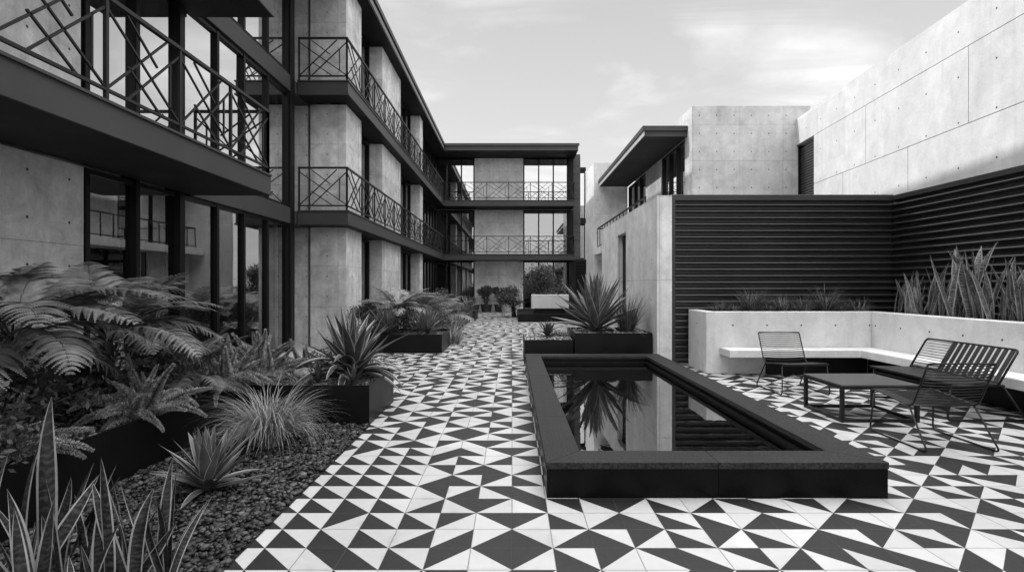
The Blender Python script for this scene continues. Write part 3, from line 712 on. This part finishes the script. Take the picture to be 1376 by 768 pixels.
def blade_leaf(L, Wd, bend, fold, edgef, mats, seed=0, nseg=14, wmax=.35, tipw=.0, name='leaf', base=.6):
    """strap leaf along +x rising by `bend` (radians, start->end pitch); margins get material 1"""
    b = MB(); a0, a1 = bend; p = Vector((0,0,0)); rows = []
    for i in range(nseg+1):
        t = i/nseg; a = a0+(a1-a0)*t
        T = Vector((math.cos(a), 0, math.sin(a))); Nn = Vector((-math.sin(a), 0, math.cos(a)))
        w = Wd*.5*((base+(1-base)*math.sin(min(1, t/wmax)*1.5708)) if t < wmax else max(tipw, (1-((t-wmax)/(1-wmax))**1.7)))
        w = max(w, .0012); f = fold*(1-.5*t)
        row = []
        for s in (-1, -(1-edgef), -.45, 0, .45, (1-edgef), 1):
            row.append(p+Vector((0, s*w, 0))+Nn*(abs(s)**1.4*w*f))
        rows.append(row); p = p+T*(L/nseg)
    n0 = 0
    for r in rows: b.v += [tuple(q) for q in r]
    for i in range(nseg):
        for j in range(6):
            q = i*7+j; b.f.append((q, q+1, q+8, q+7)); b.mi.append(1 if j in (0, 5) else 0)
    return b.mesh(name, [M[m] for m in mats], True)
AG = [blade_leaf(1, .15, (R(10), R(-16)), .55, .24, ('agave','agedge')), blade_leaf(1, .15, (R(18), R(-60)), .5, .24, ('agave','agedge')), blade_leaf(1, .14, (R(4), R(14)), .6, .24, ('agave','agedge'))]
AGB = [blade_leaf(1, .15, (R(6), R(-4)), .6, .12, ('agmid','agmide')), blade_leaf(1, .15, (R(8), R(-20)), .55, .12, ('agmid','agmide')), blade_leaf(1, .14, (R(2), R(10)), .6, .12, ('agmid','agmide'))]
AGC = [blade_leaf(1, .13, (R(4), R(-6)), .55, .1, ('agave','agmid'), wmax=.4), blade_leaf(1, .13, (R(8), R(-25)), .5, .1, ('agave','agmid'), wmax=.4), blade_leaf(1, .13, (R(0), R(12)), .6, .1, ('agave','agmid'), wmax=.4)]
YU = [blade_leaf(1, .045, (R(2), R(-4)), .5, .12, ('agmid','agmide'), wmax=.3), blade_leaf(1, .045, (R(4), R(-14)), .5, .12, ('agmid','agmide'), wmax=.3)]
def rosette(name, label, cat, x, y, z, n, L, meshes, seed, pmin=5, pmax=85, wsc=1.0, droop_low=True, gamma=.8, group=None):
    rn = random.Random(seed); t = thing(name, label, cat, (x, y, z))
    b = MB(); b.tube([(0,0,-.04),(0,0,.02),(0,0,.10*L)], [.06*L,.07*L,.02*L], 8); o = b.build('stem', M['stem'], None, True); o.parent = t
    for i in range(n):
        f = i/(n-1); pit = pmin+(pmax-pmin)*f**gamma+rn.uniform(-5, 5)
        k = 1 if (f < .4 and len(meshes) > 1 and rn.random() < .7) else (0 if len(meshes) < 3 or rn.random() < .6 else 2)
        l = L*rn.uniform(.85, 1.08)*(1-.18*abs(f-.45))
        inst('leaf', meshes[k], t, (0,0,.05*L*f), (rn.uniform(-.12,.12), -R(pit), i*2.3999+rn.uniform(-.2,.2)), (l, l*wsc, l))
    return t
def sans_leaf(L, Wd, seed, mats):
    rn = random.Random(seed); b = MB(); n = 18; rows = []
    bx, by = rn.uniform(-.26,.26), rn.uniform(-.16,.16); tw = rn.uniform(-1.3,1.3); ph = rn.uniform(0, 6)
    for i in range(n+1):
        t = i/n; c = Vector((bx*L*t*t+.012*math.sin(ph+t*5), by*L*t*t+.012*math.cos(ph+t*4), L*t))
        w = Wd*.5*(.52+.48*math.sin(min(1, t/.5)*1.57)) if t < .62 else Wd*.5*max(.02, (1-((t-.62)/.38)**1.9))
        a = tw*t; d = Vector((math.cos(a), math.sin(a), 0)); nn = Vector((-math.sin(a), math.cos(a), 0))
        rows.append([c+d*(s*w)+nn*((abs(s)**1.5)*w*.45*(1-.4*t)) for s in (-1,-.76,-.4,0,.4,.76,1)])
    for r in rows: b.v += [tuple(q) for q in r]
    for i in range(n):
        for j in range(6):
            q = i*7+j; b.f.append((q,q+1,q+8,q+7)); b.mi.append(1 if j in (0,5) else 0)
    return b.mesh('leaf', [M[m] for m in mats], True)
SNA = [sans_leaf(.8, .072, i, ('sans','sansedge')) for i in range(6)]
SNB = [sans_leaf(.9, .074, 20+i, ('sansb','sansbedge')) for i in range(6)]
def snake_plant(label, x, y, z, n, h, meshes, seed, spread=.16, lean=.22, specs=None, group=None):
    rn = random.Random(seed); t = thing('snake_plant', label, 'snake plant', (x, y, z), 0, group)
    for i in range(n):
        a = rn.uniform(0, 6.28); r = spread*math.sqrt(rn.random())
        s = h/.85*rn.uniform(.45, 1.08)
        inst('leaf', rn.choice(meshes), t, (r*math.cos(a), r*math.sin(a), -.02), (-lean*rn.uniform(.2,1.2)*math.sin(a), lean*rn.uniform(.2,1.2)*math.cos(a), rn.uniform(-.9,.9)+(math.pi if rn.random() < .5 else 0)), (s*rn.uniform(.7,1.3), s, s))
    for (dx, dy, ax, ay, rz, s) in (specs or ()): inst('leaf', meshes[int(abs(dx*100)) % len(meshes)], t, (dx, dy, -.02), (ax, ay, rz), (s*.8, s*.8, s))
    return t
def grass_clump(label, x, y, z, n, L, seed, mats=('grass','grassp','grassd'), spread=.1, arch=1.7, wd=.004, up=.75, wts=(5,3,2), name='grass_clump'):
    rn = random.Random(seed); t = thing(name, label, 'ornamental grass', (x, y, z)); b = MB()
    for _ in range(n):
        az = rn.uniform(0, 6.283); rr = spread*math.sqrt(rn.random()); p = Vector((rr*math.cos(az), rr*math.sin(az), 0))
        az += rn.gauss(0, .35); a = R(90)-abs(rn.gauss(0, .45))*(1-up*.4)-rn.uniform(0,.25); l = L*rn.uniform(.55, 1.1); ar = arch*rn.uniform(.4, 1.15)
        k = 7; w = wd*rn.uniform(.6,1.2); prev = None; mi = rn.choices((0,1,2), wts)[0]
        sd = Vector((-math.sin(az), math.cos(az), 0)); ph = rn.uniform(-.2,.2)
        for i in range(k+1):
            t_ = i/k; ww = w*(1-t_**1.5)+.0006
            cur = (p-sd*ww, p+sd*ww)
            if prev: b.face([prev[0], prev[1], cur[1], cur[0]], mi)
            prev = cur; an = a-ar*t_**1.4
            p = p+Vector((math.cos(an)*math.cos(az+ph*t_), math.cos(an)*math.sin(az+ph*t_), math.sin(an)))*(l/k)
            if p.z < .004: p.z = .004
    o = b.build('blades', [M[m] for m in mats], None); o.parent = t; return t
def shrub(label, x, y, z, w, h, n, seed, leaf=.05, trunk=.3, cat='shrub', name='shrub', upr=False):
    rn = random.Random(seed); t = thing(name, label, cat, (x, y, z)); b = MB(); tips = []
    def grow(p, d, l, r, lev):
        q = p+d*l; b.tube([p, p.lerp(q,.5)+Vector((rn.gauss(0,.02),rn.gauss(0,.02),0))*l, q], [r, r*.8, r*.62], 5)
        if lev == 0: tips.append(q); return
        for _ in range(rn.choice((2,3,3))):
            e = (d+Vector((rn.gauss(0,.55),rn.gauss(0,.55),rn.gauss(.1,.3)))*(.6 if upr else 1)).normalized(); grow(q, e, l*rn.uniform(.62,.85), r*.6, lev-1)
        tips.append(q)
    for _ in range(3): grow(Vector((rn.gauss(0,.03*w),rn.gauss(0,.03*w),-.03)), Vector((rn.gauss(0,.35)*w/h,rn.gauss(0,.35)*w/h,1)).normalized(), h*trunk, .022*h, 3)
    # scale tips into the wanted envelope
    mx = max(abs(q.x) for q in tips); mz = max(q.z for q in tips); sx, sz = (w/2)/mx, h*.95/mz
    b.v = [(vx*sx, vy*sx, vz*sz) for vx, vy, vz in b.v]; tips = [Vector((q.x*sx, q.y*sx, q.z*sz)) for q in tips]
    tips = [q for q in tips if q.z > h*(.25 if not upr else .05)] or tips
    o = b.build('trunk', M['bark'], None, True); o.parent = t
    f = MB(); per = max(1, n//len(tips))
    for q in tips:
        cr = rn.uniform(.6, 1.3)*w*.085
        for _ in range(per):
            p = q+Vector((rn.gauss(0,1),rn.gauss(0,1),rn.gauss(0,.8)))*cr
            d = Vector((rn.gauss(0,1),rn.gauss(0,1),rn.gauss(.3,.8))).normalized(); s = d.cross(Vector((rn.gauss(0,1),rn.gauss(0,1),rn.gauss(0,1)))).normalized()
            l = leaf*rn.uniform(.7,1.3); f.face([p, p+d*l*.5+s*l*.22, p+d*l, p+d*l*.5-s*l*.22])
    o = f.build('foliage', M['shrub'], None); o.parent = t; return t
def rock(label, x, y, z, r, seed):
    rn = np.random.default_rng(seed); V, Fc = ico(3); d = np.ones(len(V))
    for _ in range(14):
        k = rn.standard_normal(3); k /= np.linalg.norm(k); d -= .18*np.clip(V@k-.55, 0, 1)
    d += .05*np.sin(V[:,0]*7+seed)*np.sin(V[:,1]*6)
    V = V*d[:,None]*np.array([1.25,1,.75])*r
    b = MB(); b.v = [tuple(q) for q in V]; b.f = [tuple(int(i) for i in q) for q in Fc]; b.mi = [0]*len(b.f)
    o = b.build('rock', M['boulder'], None, True); o.location = (x, y, z); tag(o, label, 'rock'); return o
# --- left foreground
snake_plant('tall snake plant with broad dark pale edged blades at lower left corner', -2.02, 2.30, 0, 18, .82, SNA, 3, .26, .35,
    specs=[(-.05,.05,.02,-.02,.1,1.28),(-.2,.1,.0,-.1,.2,1.1),(.16,.12,0,.16,.2,.95),(.1,-.05,-.05,.1,-.3,.9)])
snake_plant('smaller snake plant at gravel edge, right of tall corner snake plant', -1.76, 2.55, 0, 14, .62, SNA, 11, .17, .36, specs=[(.05,.0,0,.06,.1,.85),(.12,-.05,0,.22,.3,.62),(.02,.1,0,-.18,-.2,.75)])
snake_plant('snake plant with thick pale leaves leaning in from left frame edge', -2.42, 2.6, 0, 12, .66, SNA, 17, .18, .5)
rosette('agave', 'grey green agave rosette growing from dark pebbles', 'agave', -2.2, 3.86, .02, 38, .48, AGB, 5, 6, 82, 1.15, gamma=.85)
grass_clump('wispy pale mop of fine grass beside L shaped black planter', -2.25, 4.95, .02, 1000, .72, 9, spread=.13, arch=2.7, wd=.003, up=1.0, wts=(4,5,1))
fern('large fern with arching fronds in left planter, nearest viewer', -3.5, 3.75, .38, 17, 1.2, 21, trunk=.72, extra=((1,-28,1.0,.1),(3,-60,1.05,.15),(1,-95,.95,.1),(0,100,1.15,-.2)))
fern('feathery fern against concrete wall, middle of left planter', -3.75, 4.95, .38, 17, 1.15, 33, trunk=.6, extra=((0,40,1.05,0),(1,-10,1.1,.05),(2,75,1.0,0),(0,10,1.1,-.05),(0,120,1.1,-.05)))
fern('low spreading fern drooping over rear of left planter', -3.35, 5.55, .38, 12, .75, 35, trunk=.1)
fern('dark fern half hidden at left frame edge', -3.5, 2.9, .38, 11, .85, 39, FRD, trunk=.1)
foxtail('bushy foxtail fern of plump upright plumes at inner corner of left planter', -2.9, 6.2, .38, 38, .62, 41)
foxtail('foxtail fern with long plumes sprawling over planter corner', -3.05, 5.7, .38, 32, .62, 43)
foxtail('foxtail fern between plump foxtail and crusted rocks', -2.5, 6.5, .38, 26, .48, 45)
foxtail('foxtail fern with flattened plumes under large fern at left', -3.25, 3.35, .38, 26, .5, 47)
foxtail('foxtail fern beneath feathery fern along planter rim', -3.12, 4.5, .38, 28, .55, 48)
rosette('agave', 'pale edged variegated agave on right corner of left planter', 'agave', -1.92, 6.42, .40, 60, .86, AG, 51, 2, 84, 1.0, gamma=.95)
rosette('agave', 'small agave rosette left of pale edged agave', 'agave', -2.2, 6.05, .40, 15, .26, AGC, 53, 10, 80, 1.5)
rosette('agave', 'small agave rosette in front of pale edged agave', 'agave', -1.78, 5.98, .40, 14, .24, AGC, 55, 10, 80, 1.5)
grass_clump('low fine ground cover tuft just left of crusted rocks', -2.75, 5.95, .39, 260, .22, 151, spread=.14, arch=1.8, wd=.004)
grass_clump('low dark tuft on planter soil right behind variegated agave', -1.75, 6.72, .39, 200, .3, 152, ('grassd','grass','grassd'), .12, 1.2, .005)
rosette('agave', 'small agave at rear left of variegated agave', 'agave', -2.35, 6.75, .40, 16, .34, AGC, 153, 10, 80, 1.4)
rosette('yucca', 'dark narrow leaved yucca against glass at back of left planter', 'yucca', -4.2, 6.5, .4, 34, .62, AGC, 57, 25, 85, .6)
rock('pale lichen crusted rock between foxtail and variegated agave', -2.45, 6.3, .45, .13, 3)
rock('smaller crusted rock at front rim near foxtail', -2.3, 6.55, .43, .1, 4)
shrub('dark low leafy undergrowth beneath large fern in left planter', -3.55, 4.0, .37, 1.1, .55, 2600, 141, .06, .2)
shrub('dark leafy undergrowth beneath feathery fern in left planter', -3.7, 5.1, .37, 1.1, .6, 2600, 142, .06, .2)
shrub('dark leafy undergrowth at left frame edge below ferns', -3.45, 3.05, .37, .9, .5, 2200, 143, .055, .2)
fern('dark fern below window wall behind foxtails', -3.9, 5.95, .38, 14, .8, 144, FRD, trunk=.25)
fern('tall dark fern before concrete wall behind arching fern', -4.3, 4.2, .38, 14, 1.15, 149, trunk=.6)
fern('upright fern against first window pane', -4.25, 5.6, .38, 13, .95, 145, trunk=.5)
# --- second bed on the left
fern('bright fern with long fronds above second planter', -2.75, 12.7, .37, 20, 1.05, 61, FRB, trunk=.45, extra=((0,0,1.2,-.1),(0,30,1.25,-.15),(1,-30,1.1,0)))
fern('fern with level fronds behind second planter', -2.4, 14.2, .0, 20, 1.2, 63, FRB, trunk=.75, extra=((0,0,1.2,-.05),(1,20,1.3,-.2)))
fern('fern near second concrete pier', -3.2, 15.8, .0, 18, 1.15, 65, FRB, trunk=.8)
fern('short dark fern beside first concrete pier', -3.6, 12.4, .37, 11, .7, 66, FRD, trunk=.1)
rosette('yucca', 'spiky round yucca at right front of second planter', 'yucca', -1.92, 12.15, .42, 120, .66, YU, 67, 4, 88, 1.0, gamma=.75)
rosette('yucca', 'pale yucca with loose fans at left front of second planter', 'yucca', -2.8, 12.05, .42, 70, .75, YU, 69, 8, 80, 1.6, gamma=.8)
for i, (x, y, l, s, lab) in enumerate(((-1.55,13.75,.6,71,'soft grass mound spilling onto path behind second planter'), (-1.7,14.9,.6,72,'second soft grass mound along path edge'), (-1.8,16.6,.65,73,'third grass mound along path edge'), (-1.95,19.0,.8,74,'tall grass tuft near far left planter'), (-1.95,21.3,.8,75,'grass tuft directly before far left planter'))):
    grass_clump(lab, x, y, .0, 330, l, s, spread=.2, arch=1.9, wd=.006)
shrub('leafy undergrowth below bright fern in second planter', -2.6, 12.75, .37, 1.4, .6, 2600, 146, .06, .2)
shrub('leafy undergrowth behind round yucca in second planter', -1.95, 12.9, .37, .9, .5, 1800, 147, .05, .2)
fern('loose fern leaning toward path beyond second planter', -2.1, 16.0, 0, 16, 1.1, 148, FRB, trunk=.5)
shrub('leafy low shrub between ferns and grass mounds', -2.6, 17.8, 0, 1.5, 1.1, 2600, 81, .07)
shrub('leafy low shrub beside third concrete pier', -2.7, 20.6, 0, 1.5, 1.2, 2600, 82, .07)
shrub('dark leafy shrub against first concrete pier', -3.55, 13.1, .37, .7, .7, 1500, 83, .06)
rosette('yucca', 'spiky yucca on far left planter', 'yucca', -1.85, 23.3, .4, 50, .75, YU, 85, 5, 85, 1.3)
grass_clump('pale cushion of fine foliage on far left planter', -2.2, 23.0, .38, 500, .4, 86, spread=.3, arch=1.6, wd=.008)
shrub('rounded leafy shrub at back of far left planter', -3.0, 23.9, .38, 1.2, .9, 2000, 87, .07)
# --- right of the path
rosette('agave', 'big upright agave in tall black planter behind pool', 'agave', 1.68, 10.75, .56, 58, 1.2, AGB, 91, 4, 86, .88, gamma=.72)
grass_clump('dark spiky grass tuft beside concrete wall, right of big agave', 2.3, 10.65, .55, 420, .85, 93, ('grassd','grass','grassd'), .1, .7, .006, .4)
rosette('agave', 'small spiky agave on pale grit planter', 'agave', .72, 10.75, .45, 34, .38, AGC, 95, 8, 85, .9)
grass_clump('pale grassy ground cover in low grit planter', .95, 11.0, .43, 260, .2, 97, ('grass','grassp','grass'), .22, 1.6, .005)
shrub('broad leafy shrub above concrete box at end of path', 1.15, 24.8, .28, 2.4, 2.0, 8500, 101, .1, .2)
shrub('small dark shrub left of broad leafy shrub', .05, 25.6, .0, 1.3, 1.45, 3800, 103, .09, .14)
# pots by the end wall
def pot(label, x, y, r, h, mat, gname=None):
    b = MB(); k = 20; prof = [(r*.72,0),(r*.95,h*.85),(r,h*.87),(r,h),(r*.9,h),(r*.88,h*.9),(0.001,h*.88)]
    for (ra,za),(rb_,zb) in zip(prof[:-1], prof[1:]):
        for i in range(k):
            a, c = 2*math.pi*i/k, 2*math.pi*(i+1)/k
            b.face([(ra*math.cos(a),ra*math.sin(a),za),(ra*math.cos(c),ra*math.sin(c),za),(rb_*math.cos(c),rb_*math.sin(c),zb),(rb_*math.cos(a),rb_*math.sin(a),zb)])
    o = b.build('plant_pot', mat, None, True); o.location = (x, y, 0); return tag(o, label, 'plant pot', gname)
pot('dark pot against end wall under left upright shrub', -1.45, 30.2, .34, .42, M['pot']); shrub('upright feathery shrub in left dark pot by end wall', -1.45, 30.2, .38, .8, 1.05, 3200, 111, .09, .12, upr=True)
pot('dark pot against end wall under right upright shrub', -.7, 30.1, .32, .42, M['pot']); shrub('upright feathery shrub in right dark pot by end wall', -.7, 30.1, .38, .75, 1.0, 3200, 113, .09, .12, upr=True)
pot('pale round pot on paving before end wall', -.28, 29.2, .36, .6, M['potl'])
pot('low dark pot near end wall left corner', -2.3, 30.0, .5, .4, M['pot']); grass_clump('tuft of grass in low dark pot by end wall', -2.3, 30.0, .36, 160, .6, 115, ('grassd','grass','grassd'), .2, 1.0, .01)
# --- planter behind the bench
for i, (x, l, s, lab, n) in enumerate(((3.72,.26,121,'short grass tuft at left end of concrete planter',90), (4.28,.46,122,'spiky grass tuft above single wire chair',150), (4.85,.36,123,'thin leaning grass tuft right of tuft above wire chair',90), (5.6,.48,124,'wide grass tuft near inner corner of planter',150), (5.22,.34,125,'short grass tuft between two wider tufts',70), (6.2,.3,126,'small sparse grass tuft in planter corner',60), (4.58,.24,127,'low thin tuft just right of spiky tuft above wire chair',60), (4.0,.22,128,'low thin tuft between end tuft and spiky tuft',50), (5.9,.26,129,'low thin tuft just right of wide grass tuft',60))):
    grass_clump(lab, x, 9.55, .97, int(n*2.2), l*1.25, s, ('grassd','grass','grassd'), .12, 1.2, .0045, .2)
pebbles('gravel', 900, (3.55,6.3,9.3,9.85), .97, .012, .03, M['grit'], K, zs=.03, pale=.2)
pebbles('gravel', 900, (6.32,7.0,5.0,9.2), .97, .012, .03, M['grit'], K, zs=.03, pale=.2)
places = ((6.62,9.0,.72,7,'snake plant nearest corrugated corner in concrete planter'), (6.5,8.55,.72,8,'short dense snake plant second from planter corner'), (6.6,8.15,.85,8,'slender snake plant third from planter corner'), (6.55,7.7,1.05,9,'tallest snake plant with sharp tips above settee end'), (6.75,7.45,.95,8,'snake plant with crossing blades behind tallest one'),
          (6.55,7.1,.8,9,'snake plant leaning right above settee back'), (6.7,6.75,.85,9,'broad leaved snake plant above slatted settee half'), (6.55,6.4,.85,9,'snake plant with splayed blades near right frame edge'), (6.75,6.1,1.0,9,'tall snake plant cut by right frame edge'), (6.55,5.75,.9,8,'snake plant just past right frame edge'))
for i, (x, y, h, n, lab) in enumerate(places): snake_plant(lab, x, y, .96, n+10, h, SNB, 200+i, .24, .15, group='snake plants in the concrete planter')
# ------------------------------------------------------------------ furniture
def bez(pts, r=.05, k=5):
    """round the corners of a polyline"""
    pts = [Vector(p) for p in pts]; out = [pts[0]]
    for a, p, c in zip(pts[:-2], pts[1:-1], pts[2:]):
        d0, d1 = (a-p), (c-p); q = min(r, d0.length*.45, d1.length*.45); A_, B_ = p+d0.normalized()*q, p+d1.normalized()*q
        for i in range(k+1):
            t = i/k; out.append(A_*(1-t)**2+p*2*t*(1-t)+B_*t*t)
    out.append(pts[-1]); return out
def wire_chair(label, x, y, rz):
    """faces local -y; sled feet, horizontal rods"""
    t = thing('wire_chair', label, 'chair', (x, y, 0), rz, 'wire lounge chairs'); hw = .325; b = MB()
    for s in (-1, 1):
        X = s*hw; Xs = s*(hw-.02)
        b.tube(bez([(Xs,.14,.385),(X,.395,.011),(X,-.37,.011),(Xs,-.335,.40)], .05), .0085, 8)
    # seat + back outline
    hs = hw-.02; prof = [(-.37,.425),(-.30,.428),(0.0,.395),(.14,.375),(.20,.40),(.29,.60),(.375,.79)]
    for s in (-1, 1): b.tube(bez([(s*hs,q[0],q[1]) for q in prof], .06), .0085, 8)
    b.tube(bez([(-hs,.36,.757),(-hs,.378,.797),(hs,.378,.797),(hs,.36,.757)], .05), .0085, 8)
    b.tube([(-hs,-.37,.425),(hs,-.37,.425)], .0085, 8); b.tube([(-hs,.14,.372),(hs,.14,.372)], .007, 8); b.tube([(-hs,-.33,.405),(hs,-.33,.405)], .006, 6)
    o = b.build('frame', M['rod'], None, True); o.parent = t
    def along(u):   # u metres along the profile
        for (a, c) in zip(prof[:-1], prof[1:]):
            l = math.hypot(c[0]-a[0], c[1]-a[1])
            if u <= l: return a[0]+(c[0]-a[0])*u/l, a[1]+(c[1]-a[1])*u/l
            u -= l
        return prof[-1]
    def rods(u0, u1, n):
        b = MB()
        for i in range(n):
            yy, z = along(u0+(u1-u0)*i/(n-1)); b.tube([(-hs,yy,z),(-hs*.5,yy,z-.010),(0,yy,z-.013),(hs*.5,yy,z-.010),(hs,yy,z)], .0052, 6)
        return b
    o = rods(.02, .52, 26).build('seat', M['rod'], None, True); o.parent = t
    o = rods(.60, 1.0, 14).build('backrest', M['rod'], None, True); o.parent = t
    return t
wire_chair('black wire chair facing viewer in front of concrete bench', 3.99, 7.62, R(0))
wire_chair('black wire chair with its back to viewer, in front of slatted settee', 4.03, 5.16, R(180))
st = thing('garden_settee', 'black metal two seat settee, back half horizontal rods and half vertical slats', 'settee', (5.2, 6.5, 0))
b = MB(); ya, yb = 5.86, 7.16
for Y in (ya+.03, yb-.03):
    b.tube(bez([(5.40,Y,.40),(5.68,Y,.012),(4.80,Y,.012),(4.84,Y,.41)], .05), .012, 8)
bp = [(5.30,.40),(5.36,.42),(5.56,.79)]
b.tube(bez([(5.33,ya,.40),(5.56,ya,.79),(5.56,yb,.79),(5.33,yb,.40)], .05), .012, 8); b.tube([(5.345,ya,.43),(5.345,yb,.43)], .01, 8)
b.tube([(4.82,ya,.405),(5.4,ya,.395)], .011, 8); b.tube([(4.82,yb,.405),(5.4,yb,.395)], .011, 8); b.tube([(4.84,ya,.35),(4.84,yb,.35)], .008, 8)
b.tube([(5.345,6.72,.42),(5.555,6.72,.785)], .011, 8); b.build('frame', M['rod'], st, True)
b = MB()
for i in range(9): b.bar((4.815+i*.066,ya+.005,.417-i*.0015), (4.815+i*.066,yb-.005,.417-i*.0015), .058, .022)
b.build('seat', M['rod'], st, bevel=.004)
b = MB()
for i in range(11):
    f = (i+.5)/11; X = 5.345+.215*f; Z = .43+.355*f; b.tube([(X,6.735,Z),(X,yb-.01,Z)], .0045, 6)
b.build('rod_back', M['rod'], st, True)
b = MB()
for i in range(10):
    Y = ya+.055+i*(.80/9.4); b.bar((5.35,Y,.435), (5.553,Y,.778), .05, .010, up=(1,0,0))
b.build('slat_back', M['rod'], st)
tb = thing('coffee_table', 'low square black metal coffee table between wire chairs', 'table', (4.03, 6.22, 0))
b = MB(); X0, X1, Y0, Y1 = 3.6, 4.46, 5.84, 6.60
b.box(X0,X1,Y0,Y1,.392,.412); b.build('tabletop', M['table'], tb, bevel=.003)
for X in (X0, X1-.038):
    for Y in (Y0, Y1-.038):
        b = MB(); b.box(X,X+.038,Y,Y+.038,.0,.358); b.build('leg', M['rod'], tb, bevel=.002)
b = MB()
for z0, z1 in ((.002,.034),(.36,.390)):
    e = .039 if z0 < .1 else 0.0
    b.box(X0+e,X1-e,Y0+.003,Y0+.035,z0,z1); b.box(X0+e,X1-e,Y1-.035,Y1-.003,z0,z1); b.box(X0+.003,X0+.035,Y0+.0355,Y1-.0355,z0,z1); b.box(X1-.035,X1-.003,Y0+.0355,Y1-.0355,z0,z1)
b.build('frame', M['rod'], tb)
